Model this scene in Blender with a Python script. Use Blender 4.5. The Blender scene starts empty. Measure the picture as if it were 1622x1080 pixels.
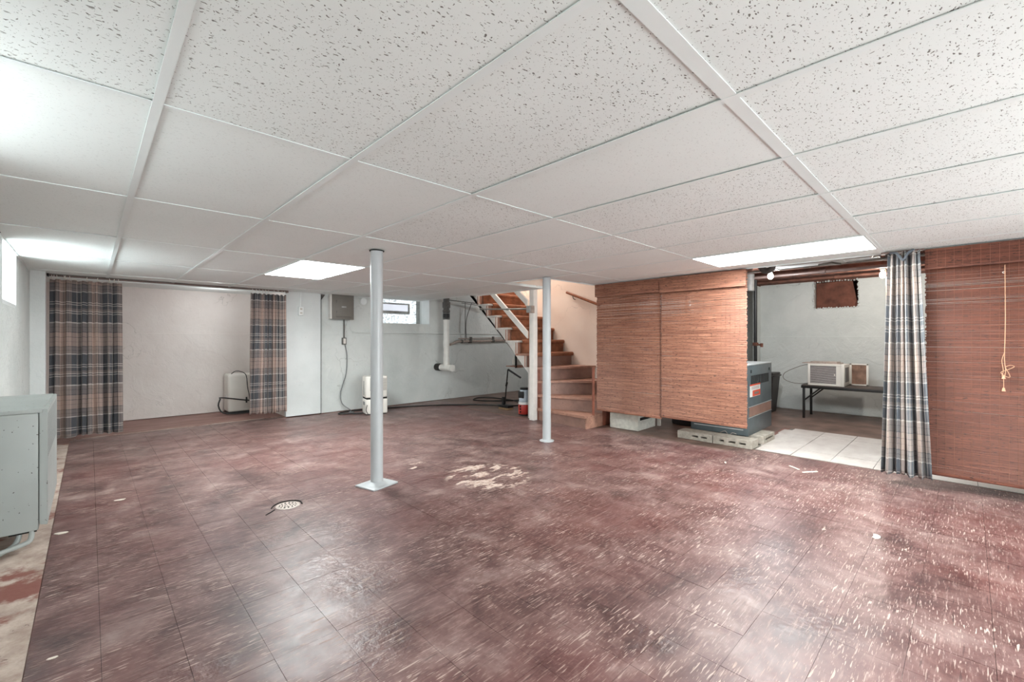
import bpy, bmesh, math, random
from mathutils import Vector, Matrix
random.seed(7)
PI = math.pi
C = bpy.context.scene.collection
SC = bpy.context.scene

# ------------------------------------------------------------------ camera
cam_d = bpy.data.cameras.new('camera')
cam = bpy.data.objects.new('camera', cam_d); C.objects.link(cam)
cam.location = (0, 0, 1.17)
cam.rotation_euler = (PI/2, 0, -0.766)
cam_d.sensor_fit = 'HORIZONTAL'; cam_d.sensor_width = 36
cam_d.lens = 695.6*36/1622
cam_d.shift_y = -2.5/1622
cam_d.clip_start = .02; cam_d.clip_end = 100
SC.camera = cam

# ------------------------------------------------------------------ world, exposure
SC.view_settings.view_transform = 'Standard'
SC.view_settings.look = 'None'
SC.view_settings.gamma = 1
SC.view_settings.use_curve_mapping = False
SC.view_settings.exposure = 0.3
w = bpy.data.worlds.new('world'); SC.world = w; w.use_nodes = True
w.node_tree.nodes['Background'].inputs[0].default_value = (.75, .85, 1, 1)
w.node_tree.nodes['Background'].inputs[1].default_value = 1.0
SC.cycles.max_bounces = 8; SC.cycles.diffuse_bounces = 5

PANEL = 34.0      # fluorescent lens radiance
def area(name, loc, rot, sx, sy, power, col=(1, 1, 1)):
    d = bpy.data.lights.new(name, 'AREA'); d.shape = 'RECTANGLE'; d.size = sx; d.size_y = sy
    d.energy = power; d.color = col
    o = bpy.data.objects.new(name, d); o.location = loc; o.rotation_euler = rot; C.objects.link(o); return o
def point(name, loc, power, r=.04, col=(1, 1, 1)):
    d = bpy.data.lights.new(name, 'POINT'); d.energy = power; d.shadow_soft_size = r; d.color = col
    o = bpy.data.objects.new(name, d); o.location = loc; C.objects.link(o); return o
# daylight entering through the glass-block windows, plus fill at an added glass door
area('daylight_far_left', (-.74, 5.2, 1.67), (0, -PI/2, 0), .36, .74, 24, (.88, .97, 1))
area('daylight_unseen_left', (-.74, 2.0, 1.67), (0, -PI/2, 0), .36, .85, 8, (.93, .98, 1))  # for an unseen window inferred from the bright ceiling, added for brightness
area('added_door_fill', (2.3, -2.50, .98), (PI/2+.50, 0, 0), 2.6, 1.7, 122, (.90, .985, .985))  # fill light at an invented door, tilted up to brighten the ceiling
# lamps: stair head upstairs, two added fills, two bare bulbs in the utility room
area('upstairs_light', (5.2, 5.9, 3.3), (0, 0, 0), .7, 1.4, 46, (1, .94, .88))
point('alcove_fill', (1.35, 7.6, 1.82), 8, .05, (.95, .98, 1))  # light without a fixture, added to brighten the alcove
point('understair_fill', (6.7, 5.6, 1.95), 24, .05, (.95, .99, 1))  # hidden light added to brighten the space under the stairs
point('bulb_light_left', (6.40, 1.79, 1.955), 34, .035, (.93, .97, 1))
point('bulb_light_right', (7.30, .76, 1.955), 32, .035, (1, .93, .84))

# ------------------------------------------------------------------ helpers
def tag(o, label, cat, group=None):
    o['label'] = label; o['category'] = cat
    if group: o['group'] = group
    return o
def empty(name, loc=(0, 0, 0), rz=0):
    o = bpy.data.objects.new(name, None); o.empty_display_size = .05
    C.objects.link(o); o.location = loc; o.rotation_euler = (0, 0, rz); return o
def thing(name, label, cat, loc=(0, 0, 0), rz=0, group=None):
    return tag(empty(name, loc, rz), label, cat, group)
def link_mesh(name, me, parent=None):
    o = bpy.data.objects.new(name, me); C.objects.link(o)
    if parent: o.parent = parent
    return o
class MB:
    def __init__(s): s.b = bmesh.new()
    def box(s, x0, x1, y0, y1, z0, z1, bev=0, seg=2, mat=None):
        t = bmesh.new()
        bmesh.ops.create_cube(t, size=1)
        bmesh.ops.scale(t, vec=(abs(x1-x0), abs(y1-y0), abs(z1-z0)), verts=t.verts)
        bmesh.ops.translate(t, vec=((x0+x1)/2, (y0+y1)/2, (z0+z1)/2), verts=t.verts)
        if bev: bmesh.ops.bevel(t, geom=t.edges[:], offset=bev, segments=seg, affect='EDGES', profile=.5)
        return s._join(t, mat)
    def _join(s, t, mat=None):
        if mat is not None: bmesh.ops.transform(t, matrix=mat, verts=t.verts)
        me = bpy.data.meshes.new('tmp'); t.to_mesh(me); t.free()
        s.b.from_mesh(me); bpy.data.meshes.remove(me); return s
    def cyl(s, p, q, r, r2=None, n=20, caps=True, bev=0):
        p = Vector(p); q = Vector(q); d = q-p
        t = bmesh.new()
        bmesh.ops.create_cone(t, cap_ends=caps, segments=n, radius1=r, radius2=r if r2 is None else r2, depth=d.length)
        if bev:
            e = [e for e in t.edges if abs(abs((e.verts[0].co.z))-d.length/2) < 1e-5 and abs(e.verts[0].co.z-e.verts[1].co.z) < 1e-5]
            bmesh.ops.bevel(t, geom=e, offset=bev, segments=2, affect='EDGES')
        m = Matrix.Translation((p+q)/2) @ d.to_track_quat('Z', 'Y').to_matrix().to_4x4()
        return s._join(t, m)
    def lathe(s, prof, c=(0, 0, 0), n=28, axis=None):
        t = bmesh.new(); rings = []
        for r, z in prof:
            rings.append([t.verts.new((r*math.cos(2*PI*k/n), r*math.sin(2*PI*k/n), z)) for k in range(n)])
        for a, b in zip(rings, rings[1:]):
            for k in range(n): t.faces.new((a[k], a[(k+1) % n], b[(k+1) % n], b[k]))
        t.faces.new(rings[0][::-1]); t.faces.new(rings[-1])
        m = Matrix.Translation(c)
        if axis is not None: m = m @ Vector(axis).to_track_quat('Z', 'Y').to_matrix().to_4x4()
        return s._join(t, m)
    def tube(s, pts, r, n=10, smooth=3):
        P = [Vector(p) for p in pts]
        if smooth and len(P) > 2:
            Q = []
            for i in range(len(P)-1):
                a = P[max(i-1, 0)]; b = P[i]; c = P[i+1]; d = P[min(i+2, len(P)-1)]
                for k in range(smooth):
                    u = k/smooth
                    Q.append(.5*((2*b)+(c-a)*u+(2*a-5*b+4*c-d)*u*u+(3*b-a-3*c+d)*u**3))
            Q.append(P[-1]); P = Q
        t = bmesh.new(); rings = []; up = None
        for i, p in enumerate(P):
            d = (P[min(i+1, len(P)-1)]-P[max(i-1, 0)]).normalized()
            if up is None:
                up = Vector((0, 0, 1)) if abs(d.z) < .9 else Vector((1, 0, 0))
            x = d.cross(up)
            if x.length < 1e-4: x = d.cross(Vector((1, 0, .3)))
            x.normalize(); y = x.cross(d).normalized(); up = y
            rings.append([t.verts.new(p+x*r*math.cos(2*PI*k/n)+y*r*math.sin(2*PI*k/n)) for k in range(n)])
        for a, b in zip(rings, rings[1:]):
            for k in range(n): t.faces.new((a[k], a[(k+1) % n], b[(k+1) % n], b[k]))
        t.faces.new(rings[0][::-1]); t.faces.new(rings[-1])
        bmesh.ops.recalc_face_normals(t, faces=t.faces)
        return s._join(t)
    def prism(s, pts, z0, z1, m=None, bev=0):
        """polygon in local XY, extruded z0..z1, then transformed by m"""
        t = bmesh.new()
        a = [t.verts.new((x, y, z0)) for x, y in pts]; b = [t.verts.new((x, y, z1)) for x, y in pts]
        n = len(pts)
        t.faces.new(a[::-1]); t.faces.new(b)
        for k in range(n): t.faces.new((a[k], a[(k+1) % n], b[(k+1) % n], b[k]))
        bmesh.ops.recalc_face_normals(t, faces=t.faces)
        if bev: bmesh.ops.bevel(t, geom=t.edges[:], offset=bev, segments=2, affect='EDGES')
        return s._join(t, m)
    def torus(s, c, R, r, axis=(0, 0, 1), n=18, m=8):
        c = Vector(c); q = Vector(axis).to_track_quat('Z', 'Y')
        t = bmesh.new(); rings = []
        for i in range(n):
            a = 2*PI*i/n
            rings.append([t.verts.new(q @ Vector(((R+r*math.cos(2*PI*k/m))*math.cos(a), (R+r*math.cos(2*PI*k/m))*math.sin(a), r*math.sin(2*PI*k/m)))+c) for k in range(m)])
        for i in range(n):
            a, b = rings[i], rings[(i+1) % n]
            for k in range(m): t.faces.new((a[k], b[k], b[(k+1) % m], a[(k+1) % m]))
        return s._join(t)
    def mesh(s, name, mat, smooth=True):
        me = bpy.data.meshes.new(name)
        s.b.to_mesh(me); s.b.free()
        me.materials.append(mat)
        if smooth:
            me.polygons.foreach_set('use_smooth', [True]*len(me.polygons))
            try: me.set_sharp_from_angle(angle=math.radians(35))
            except Exception: pass
        return me
    def build(s, name, mat, parent=None, smooth=True):
        return link_mesh(name, s.mesh(name, mat, smooth), parent)
YZ = Matrix(((0, 0, 1, 0), (1, 0, 0, 0), (0, 1, 0, 0), (0, 0, 0, 1)))   # local (x,y,z) -> world (z, x, y): polygon in (Y,Z), extruded along X
XZ = Matrix(((1, 0, 0, 0), (0, 0, 1, 0), (0, 1, 0, 0), (0, 0, 0, 1)))   # polygon in (X,Z), extruded along Y

# ------------------------------------------------------------------ materials
def lin(c):
    return tuple(((v/255)/12.92 if v/255 <= .04045 else (((v/255)+.055)/1.055)**2.4) for v in c)+(1,)
class NT:
    def __init__(s, name):
        s.m = bpy.data.materials.new(name); s.m.use_nodes = True
        s.t = s.m.node_tree; s.p = s.t.nodes['Principled BSDF']; s.L = s.t.links.new
    def n(s, typ, **kw):
        x = s.t.nodes.new(typ)
        for k, v in kw.items(): setattr(x, k, v)
        return x
    def put(s, sock, v):
        if hasattr(v, 'links') or hasattr(v, 'is_linked'): s.L(v, sock)
        else: sock.default_value = v
    def math(s, op, a, b=0.0, c=None, clamp=False):
        x = s.n('ShaderNodeMath', operation=op); x.use_clamp = clamp
        s.put(x.inputs[0], a); s.put(x.inputs[1], b)
        if c is not None: s.put(x.inputs[2], c)
        return x.outputs[0]
    def mix(s, f, a, b, blend='MIX'):
        x = s.n('ShaderNodeMix', data_type='RGBA', blend_type=blend)
        s.put(x.inputs[0], f); s.put(x.inputs[6], a); s.put(x.inputs[7], b); return x.outputs[2]
    def ramp(s, f, stops, interp='LINEAR'):
        x = s.n('ShaderNodeValToRGB'); x.color_ramp.interpolation = interp
        e = x.color_ramp.elements
        while len(e) > 1: e.remove(e[-1])
        e[0].position = stops[0][0]; e[0].color = stops[0][1]
        for p, c in stops[1:]:
            k = e.new(p); k.color = c
        s.put(x.inputs[0], f); return x.outputs[0]
    def step(s, f, a, b):
        x = s.n('ShaderNodeMapRange'); x.interpolation_type = 'SMOOTHSTEP'
        s.put(x.inputs[0], f); s.put(x.inputs[1], a); s.put(x.inputs[2], b); return x.outputs[0]
    def pos(s): return s.n('ShaderNodeNewGeometry').outputs['Position']
    def obj(s): return s.n('ShaderNodeTexCoord').outputs['Object']
    def uv(s): return s.n('ShaderNodeTexCoord').outputs['UV']
    def scale(s, v, sc, rot=(0, 0, 0)):
        x = s.n('ShaderNodeMapping'); s.put(x.inputs[0], v); x.inputs['Scale'].default_value = sc
        x.inputs['Rotation'].default_value = rot; return x.outputs[0]
    def noise(s, v, sc, det=3, rough=.5, dist=0):
        x = s.n('ShaderNodeTexNoise'); s.put(x.inputs['Vector'], v); x.inputs['Scale'].default_value = sc
        x.inputs['Detail'].default_value = det; x.inputs['Roughness'].default_value = rough; x.inputs['Distortion'].default_value = dist
        return x.outputs[0]
    def vor(s, v, sc, feature='F1', out='Distance'):
        x = s.n('ShaderNodeTexVoronoi', feature=feature); s.put(x.inputs['Vector'], v); x.inputs['Scale'].default_value = sc
        return x.outputs[out]
    def bump(s, h, st=.3, d=.01):
        x = s.n('ShaderNodeBump'); s.put(x.inputs['Height'], h); s.put(x.inputs['Strength'], st); x.inputs['Distance'].default_value = d
        s.L(x.outputs[0], s.p.inputs['Normal'])
    def set(s, col=None, rough=None, metal=None, **kw):
        if col is not None: s.put(s.p.inputs['Base Color'], col)
        if rough is not None: s.put(s.p.inputs['Roughness'], rough)
        if metal is not None: s.p.inputs['Metallic'].default_value = metal
        for k, v in kw.items(): s.put(s.p.inputs[k.replace('_', ' ')], v)
        return s.m

def paint(name, rgb, rough=.5, var=.06, sc=12, bump=.12, bd=.004, metal=0, speck=0, speckcol=(70, 60, 55)):
    t = NT(name); p = t.pos(); n = t.noise(p, sc, 4)
    c = lin(rgb); d = tuple(v*(1-var*2.2) for v in c[:3])+(1,); e = tuple(min(1, v*(1+var)) for v in c[:3])+(1,)
    col = t.ramp(n, [(.3, d), (.7, e)])
    if speck:
        k = t.step(t.noise(p, 55, 2), .70-speck*.05, .74-speck*.05)
        col = t.mix(k, col, lin(speckcol))
    t.bump(t.noise(p, sc*5, 3), bump, bd)
    return t.set(col, rough, metal)

def plaster(name, rgb, tint, rough=.6, coarse=1.0):
    t = NT(name); p = t.pos()
    big = t.noise(p, 1.3, 5, .6); mid = t.noise(p, 7, 5, .6); fine = t.noise(p, 45, 3)
    col = t.ramp(big, [(.3, lin(tint)), (.62, lin(rgb))])
    col = t.mix(t.step(t.noise(p, 3.1, 6, .75), .62, .75), col, tuple(v*.88 for v in lin(tint)[:3])+(1,))
    # hairline cracks and trowel ridges
    cr = t.n('ShaderNodeTexVoronoi', feature='DISTANCE_TO_EDGE'); cr.inputs['Scale'].default_value = .9
    wv = t.n('ShaderNodeVectorMath', operation='ADD'); t.put(wv.inputs[0], p)
    nz = t.n('ShaderNodeTexNoise'); t.put(nz.inputs['Vector'], p); nz.inputs['Scale'].default_value = 2.2; nz.inputs['Detail'].default_value = 5
    t.put(wv.inputs[1], nz.outputs[1]); t.put(cr.inputs['Vector'], wv.outputs[0])
    crack = t.math('SUBTRACT', 1.0, t.step(cr.outputs['Distance'], 0.0, .006))
    crack = t.math('MULTIPLY', crack, t.step(t.noise(p, .8, 2), .52, .62))
    col = t.mix(t.math('MULTIPLY', crack, .35), col, lin((120, 115, 110)))
    plate = t.step(t.noise(p, 2.6, 6, .62, .6), .5, .56)
    h = t.math('ADD', t.math('MULTIPLY', mid, .9*coarse), t.math('MULTIPLY', fine, .12))
    h = t.math('ADD', h, t.math('MULTIPLY', plate, .2*coarse))
    h = t.math('SUBTRACT', h, t.math('MULTIPLY', crack, .6))
    t.bump(h, .6, .012*coarse)
    return t.set(col, rough)

M = {}
M['wall'] = plaster('painted plaster wall', (214, 217, 216), (200, 204, 202))
M['wall_rough'] = plaster('rough painted concrete wall', (214, 217, 214), (196, 201, 198), .6, 1.5)
M['wall_pink'] = plaster('pinkish painted plaster', (218, 210, 205), (208, 198, 192))
M['wall_stair'] = plaster('cream painted stair wall', (233, 218, 204), (226, 208, 194), .6, .5)
M['white'] = paint('white gloss paint', (226, 229, 228), .35, .02, 8, .06)
M['post'] = paint('pale grey gloss paint on steel', (184, 188, 190), .3, .03, 6, .05)
M['white_wood'] = paint('white painted wood', (228, 224, 218), .45, .03, 14, .15)
M['plastic'] = paint('off white plastic', (226, 222, 214), .4, .02, 6, .03)
M['plastic_grey'] = paint('grey plastic', (120, 122, 122), .45, .03)
M['pvc'] = paint('white pvc pipe', (228, 226, 220), .3, .04, 9, .04)
M['louvre'] = paint('pale grey louvre', (200, 192, 190), .45, .03)
M['black'] = paint('black rubber', (28, 27, 26), .5, .1)
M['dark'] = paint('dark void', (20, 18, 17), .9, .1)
M['blackmetal'] = paint('black painted steel', (24, 23, 23), .45, .1)
M['greymetal'] = paint('grey enamel steel', (118, 113, 106), .45, .04, 10, .06)
M['castiron'] = paint('grey painted cast iron', (95, 92, 88), .6, .12, 30, .4)
M['galv'] = paint('galvanised sheet', (176, 176, 174), .35, .08, 15, .08, metal=.7)
M['conduit'] = paint('grey steel conduit', (140, 140, 136), .4, .08, 20, .1, metal=.5)
M['heater'] = paint('pale green grey enamel', (164, 169, 166), .42, .03, 5, .05, speck=.05)
M['boiler'] = paint('blue grey hammered steel', (82, 92, 96), .38, .08, 9, .08)
M['boiler_top'] = paint('light grey steel', (168, 172, 172), .45, .06, 9, .08)
M['stringer'] = paint('grey stringer paint', (196, 192, 186), .5, .05, 9, .1)
M['tread'] = paint('worn brown painted tread', (166, 124, 106), .5, .14, 11, .2, speck=.6, speckcol=(96, 66, 54))
M['riser'] = paint('taupe brown painted riser', (140, 108, 96), .5, .1, 8, .15, speck=.3, speckcol=(90, 64, 56))
M['riser_red'] = paint('red brown painted wood', (134, 78, 60), .5, .15, 9, .2)
M['rail'] = paint('varnished brown handrail', (140, 82, 52), .35, .15, 20, .1)
M['joist'] = paint('old brown joist timber', (104, 66, 52), .7, .25, 9, .4)
M['joist_pale'] = paint('pale stained timber', (150, 118, 100), .7, .2, 9, .4)
M['slabtop'] = paint('brown stained concrete', (128, 104, 94), .45, .25, 3.5, .3)
M['block'] = paint('grey cement block', (176, 168, 156), .85, .12, 24, .7, .004)
M['block_white'] = paint('whitewashed cement block', (206, 204, 194), .8, .08, 24, .6, .004)
M['cord'] = paint('cotton cord', (206, 164, 132), .8, .05, 40, .2)
M['stitch'] = paint('brown stitching twine', (150, 104, 84), .8, .05)
M['rod'] = paint('brown curtain rod', (110, 92, 86), .4, .1)
M['copper'] = paint('dull painted pipe', (176, 160, 150), .45, .12, 22, .1)
M['bench'] = paint('worn dark bench top', (84, 74, 68), .6, .15, 9, .2)
M['tee'] = paint('white enamel ceiling grid', (229, 236, 235), .35, .01, 8, .02)
M['rust'] = paint('rusty brown board', (120, 74, 58), .8, .25, 7, .5)
M['red'] = paint('red can label', (170, 48, 40), .4, .05)
M['paleblue'] = paint('pale blue grey plastic', (176, 186, 196), .4, .05)
M['bristle'] = paint('straw bristle', (170, 140, 108), .9, .15, 60, .5)
M['chip'] = paint('cream chip of old tile', (222, 210, 198), .7, .05)
M['drain'] = paint('worn drain grate', (196, 182, 172), .45, .12, 30, .3)
M['darkplastic'] = paint('dark brown bin plastic', (44, 38, 36), .5, .08)
M['water_heater'] = paint('dark grey tank jacket', (58, 60, 62), .5, .1)
M['label_white'] = paint('white sticker', (226, 224, 220), .5, .02)
M['label_red'] = paint('orange red sticker', (206, 74, 46), .5, .04)

def emit(name, rgb, st):
    t = NT(name); return t.set((0.8, .8, .8, 1), .5, Emission_Color=tuple(rgb)+(1,), Emission_Strength=st)
M['lens'] = emit('fluorescent lens', (.93, .99, .985), PANEL)
M['bulb'] = emit('lit bulb glass cool', (.94, .97, 1), 40)
M['bulb_warm'] = emit('lit bulb glass warm', (1, .93, .82), 40)

# glass block lit by daylight behind it
t = NT('daylit patterned glass block'); p = t.pos()
k = t.vor(t.scale(p, (1, 1, 1)), 26, 'F1'); k2 = t.noise(p, 14, 3, .6, 1.5)
v = t.step(t.math('ADD', t.math('MULTIPLY', k, .9), k2), .55, 1.15)
ec = t.ramp(v, [(0, (.20, .23, .24, 1)), (1, (.92, .97, 1, 1))])
t.bump(k, .8, .01)
M['glassblock'] = t.set((.6, .65, .68, 1), .15, Emission_Color=ec, Emission_Strength=.9)
t = NT('daylit frosted pane'); M['pane'] = t.set((.7, .7, .74, 1), .3, Emission_Color=(.80, .86, .97, 1), Emission_Strength=.55)

# ---- worn vinyl floor
def vinyl():
    t = NT('worn maroon vinyl tile'); p = t.pos()
    big = t.noise(p, .9, 4, .6); mid = t.noise(p, 3.4, 6, .65, .4)
    cell = t.n('ShaderNodeVectorMath', operation='SNAP'); t.put(cell.inputs[0], p); cell.inputs[1].default_value = (.2286, .2286, 5)
    wn = t.n('ShaderNodeTexWhiteNoise'); t.put(wn.inputs[0], cell.outputs[0])
    col = t.ramp(mid, [(.34, lin((70, 50, 49))), (.46, lin((98, 71, 68))), (.57, lin((122, 95, 91))), (.70, lin((156, 134, 128)))])
    col = t.mix(t.step(big, .42, .62), col, lin((112, 62, 58)), 'MIX') if False else t.mix(t.math('MULTIPLY', t.step(big, .40, .62), .45), col, lin((104, 56, 52)))
    col = t.mix(t.math('MULTIPLY', wn.outputs[0], .22), col, lin((104, 78, 78)))
    # grime in soft broad streaks along X
    gr = t.noise(t.scale(p, (1.6, 7, 1)), 1, 5, .7)
    col = t.mix(t.math('MULTIPLY', t.step(gr, .52, .75), .55), col, lin((74, 50, 50)))
    # cream dashes moulded in the tile, lying along X
    dn = t.step(t.noise(p, 2.2, 3, .6), .36, .62)
    def dash(sx, sy, th, w, off):
        q = t.n('ShaderNodeVectorMath', operation='ADD'); t.put(q.inputs[0], t.scale(p, (sx, sy, 1), (0, 0, off))); q.inputs[1].default_value = (off*31, off*17, 0)
        return t.step(t.noise(q.outputs[0], 1, 1.5, .55, .25), th, th+w)
    d1 = dash(11, 115, .64, .02, .02); d2 = dash(22, 210, .64, .03, -.06); d3 = dash(7, 60, .70, .025, .10)
    d = t.math('MAXIMUM', d1, t.math('MULTIPLY', d2, .75)); d = t.math('MAXIMUM', d, d3)
    d = t.math('MULTIPLY', d, t.math('ADD', .25, t.math('MULTIPLY', dn, .75)))
    fs = t.noise(t.scale(p, (6, 55, 1), (0, 0, .03)), 1, 6, .75)
    col = t.mix(t.math('MULTIPLY', t.step(fs, .52, .72), .45), col, lin((188, 160, 152)))
    col = t.mix(t.math('MULTIPLY', t.step(fs, .46, .30), .40), col, lin((72, 48, 48)))
    col = t.mix(t.math('MULTIPLY', d, .78), col, lin((206, 184, 172)))
    # dark dashes
    dk = dash(5, 60, .68, .06, .12)
    col = t.mix(t.math('MULTIPLY', dk, .5), col, lin((52, 34, 34)))
    # chips where the face of the tile has broken away (around the middle of the room)
    sp = t.n('ShaderNodeSeparateXYZ'); t.put(sp.inputs[0], p)
    chips = None
    for (cx, cy, r, th) in ((2.47, 2.86, .46, .46), (1.93, 2.28, .12, .52), (2.2, 3.55, .16, .52), (.25, 4.9, .35, .60), (3.0, 2.3, .5, .62), (3.3, .9, .8, .635), (4.3, 1.3, .7, .61), (.7, 1.75, .3, .66)):
        dx = t.math('SUBTRACT', sp.outputs[0], cx); dy = t.math('SUBTRACT', sp.outputs[1], cy)
        rr = t.math('SQRT', t.math('ADD', t.math('MULTIPLY', dx, dx), t.math('MULTIPLY', dy, dy)))
        f = t.math('SUBTRACT', 1.0, t.step(rr, r*.35, r))
        nn = t.noise(t.scale(p, (5, 10, 1)), 1, 7, .68, .3)
        g = t.math('MULTIPLY', t.step(nn, th+.05, th+.09), t.step(f, .1, .5))
        chips = g if chips is None else t.math('MAXIMUM', chips, g)
    col = t.mix(chips, col, t.ramp(t.noise(p, 30, 3), [(.35, lin((176, 148, 136))), (.6, lin((206, 188, 176)))]))
    # gloss and blisters
    ro = t.math('ADD', .15, t.math('MULTIPLY', t.noise(p, 3.5, 6, .75), .46))
    ro = t.math('ADD', ro, t.math('MULTIPLY', t.math('MAXIMUM', d, chips), .3))
    bl = t.step(t.noise(p, 1.5, 2), .5, .62)
    hh = t.math('MULTIPLY', t.math('MULTIPLY', t.noise(p, 24, 3, .6), bl), 2.2)
    hh = t.math('ADD', hh, t.math('MULTIPLY', t.noise(p, 7, 3), .8))
    hh = t.math('ADD', hh, t.math('MULTIPLY', t.noise(p, 120, 2), .06))
    hh = t.math('SUBTRACT', hh, t.math('MULTIPLY', chips, .12))
    t.bump(hh, .35, .006)
    return t.set(col, ro, Specular_IOR_Level=.42)
M['vinyl'] = vinyl()

def concrete_strip():
    t = NT('bare tan concrete with old red paint'); p = t.pos()
    n = t.noise(p, 2.2, 6, .7)
    col = t.ramp(t.noise(p, 9, 5, .7), [(.3, lin((150, 128, 116))), (.7, lin((198, 182, 170)))])
    col = t.mix(t.step(n, .5, .6), col, lin((128, 78, 68)))
    col = t.mix(t.step(t.noise(p, 5, 6, .8), .62, .7), col, lin((84, 50, 46)))
    t.bump(t.noise(p, 25, 5), .5, .006)
    return t.set(col, .7)
M['strip'] = concrete_strip()
def redslab():
    t = NT('red stained slab'); p = t.pos()
    n = t.noise(t.scale(p, (1, 4, 1)), 1.6, 6, .7)
    col = t.ramp(n, [(.3, lin((112, 72, 66))), (.55, lin((142, 104, 96))), (.75, lin((176, 146, 136)))])
    t.bump(t.noise(p, 18, 4), .3, .005)
    return t.set(col, .5)
M['redslab'] = redslab()
def ceramic():
    t = NT('pale ceramic floor tile'); p = t.pos()
    col = t.ramp(t.noise(t.scale(p, (3, 5, 1)), 1.5, 4), [(.3, lin((196, 186, 180))), (.7, lin((222, 215, 209)))])
    oi = t.n('ShaderNodeObjectInfo').outputs['Random']
    col = t.mix(t.math('MULTIPLY', oi, .25), col, lin((196, 186, 180)))
    return t.set(col, .35)
M['ceramic'] = ceramic()

def ceil_tile(name, strength):
    t = NT(name); p = t.pos()
    oi = t.n('ShaderNodeObjectInfo').outputs['Random']
    sh = t.n('ShaderNodeVectorMath', operation='ADD'); t.put(sh.inputs[0], p)
    cb = t.n('ShaderNodeCombineXYZ'); t.put(cb.inputs[0], t.math('MULTIPLY', oi, 7.3)); t.put(cb.inputs[1], t.math('MULTIPLY', oi, 3.1)); t.put(sh.inputs[1], cb.outputs[0])
    q = sh.outputs[0]
    wob = t.n('ShaderNodeTexNoise'); t.put(wob.inputs['Vector'], q); wob.inputs['Scale'].default_value = 70; wob.inputs['Detail'].default_value = 1
    off = t.n('ShaderNodeVectorMath', operation='MULTIPLY_ADD'); t.put(off.inputs[0], wob.outputs[1]); off.inputs[1].default_value = (.014, .014, 0); t.put(off.inputs[2], q)
    q2 = off.outputs[0]
    def marks(sx, sy, rot, th, pres):
        c = t.scale(q2, (sx, sy, .01), (0, 0, rot))
        d = t.vor(c, 1.0); rc = t.n('ShaderNodeSeparateXYZ'); t.put(rc.inputs[0], t.vor(c, 1.0, out='Color'))
        return t.math('MULTIPLY', t.math('SUBTRACT', 1.0, t.step(d, t.math('MULTIPLY', t.math('ADD', rc.outputs[1], .4), th*.75), t.math('MULTIPLY', t.math('ADD', rc.outputs[1], .4), th))), t.math('GREATER_THAN', rc.outputs[0], pres))
    m = t.math('MAXIMUM', marks(50, 150, .35, .235, .55), marks(64, 190, -.30, .22, .62))
    m = t.math('MAXIMUM', m, marks(140, 75, .2, .20, .72))
    m = t.math('MAXIMUM', m, t.math('MULTIPLY', marks(190, 180, 0, .18, .40), .8))
    base = t.ramp(t.noise(p, 1.2, 3), [(.3, lin((227, 233, 231))), (.7, lin((234, 240, 238)))])
    col = t.mix(t.math('MULTIPLY', m, strength), base, lin((104, 102, 96)))
    t.bump(t.math('SUBTRACT', t.math('MULTIPLY', t.noise(p, 180, 2), .12), m), .5*strength, .003)
    return t.set(col, .85)
M['tile_coarse'] = ceil_tile('fissured ceiling tile', .95)
M['tile_fine'] = ceil_tile('faintly pinholed ceiling tile', .22)

def bamboo(name, a, b, dk):
    t = NT(name); p = t.pos()
    q = t.scale(p, (3, 5.5, 125))
    n = t.noise(q, 1, 4, .6)
    n2 = t.noise(t.scale(p, (10, 26, 150)), 1, 2)
    n3 = t.noise(t.scale(p, (1, 1.2, 130)), 1, 2)
    col = t.ramp(n, [(.3, lin(a)), (.66, lin(b))])
    col = t.mix(t.math('MULTIPLY', t.step(n3, .42, .62), .7), col, lin(a))
    col = t.mix(t.math('MULTIPLY', t.step(n2, .62, .67), .85), col, lin(dk))
    t.bump(n, .2, .002)
    return t.set(col, .5)
M['bamboo'] = bamboo('light bamboo slats', (112, 70, 54), (176, 124, 100), (44, 28, 24))
M['bamboo_dark'] = bamboo('reddish bamboo slats', (88, 50, 39), (134, 82, 64), (36, 22, 19))
M['carpet'] = paint('rust brown carpet', (142, 92, 66), .95, .2, 8, 1.0, .004)

def plaid(name, base, navy, peach, cream, line, period=.70):
    t = NT(name); uv = t.uv()
    s = t.n('ShaderNodeSeparateXYZ'); t.put(s.inputs[0], uv)
    B, V, Pp, Cr, Ln = [lin(c) for c in (base, navy, peach, cream, line)]
    seq = [(0, Cr), (.016, V), (.12, V), (.15, Cr), (.162, V), (.185, Cr), (.197, B), (.235, V), (.262, V), (.29, Cr), (.302, V), (.325, Cr), (.337, V),
           (.50, Cr), (.515, B), (.56, Ln), (.57, B), (.62, Ln), (.63, Pp), (.70, Ln), (.706, Pp), (.77, Ln), (.778, Pp), (.85, Ln), (.86, B), (.93, Ln), (.94, B)]
    def axis(o, per, off):
        f = t.math('FRACT', t.math('ADD', t.math('DIVIDE', o, per), off))
        return t.ramp(f, seq, 'CONSTANT')
    a = axis(s.outputs[0], period*.62, .35); b = axis(s.outputs[1], period, .171)
    col = t.mix(.46, a, b)
    wv = t.noise(t.scale(uv, (900, 900, 1)), 1, 1)
    col = t.mix(t.math('MULTIPLY', wv, .25), col, B)
    t.bump(t.noise(t.scale(uv, (7, 2.0, 1)), 1, 4), .5, .02)
    return t.set(col, .9, Sheen_Weight=.1)
M['plaid'] = plaid('brown navy plaid cloth', (122, 110, 106), (46, 52, 60), (172, 146, 134), (212, 204, 196), (40, 40, 42))
M['plaid_pale'] = plaid('faded grey blue plaid cloth', (142, 134, 130), (70, 80, 90), (182, 162, 150), (214, 210, 204), (60, 62, 68), .62)

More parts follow.
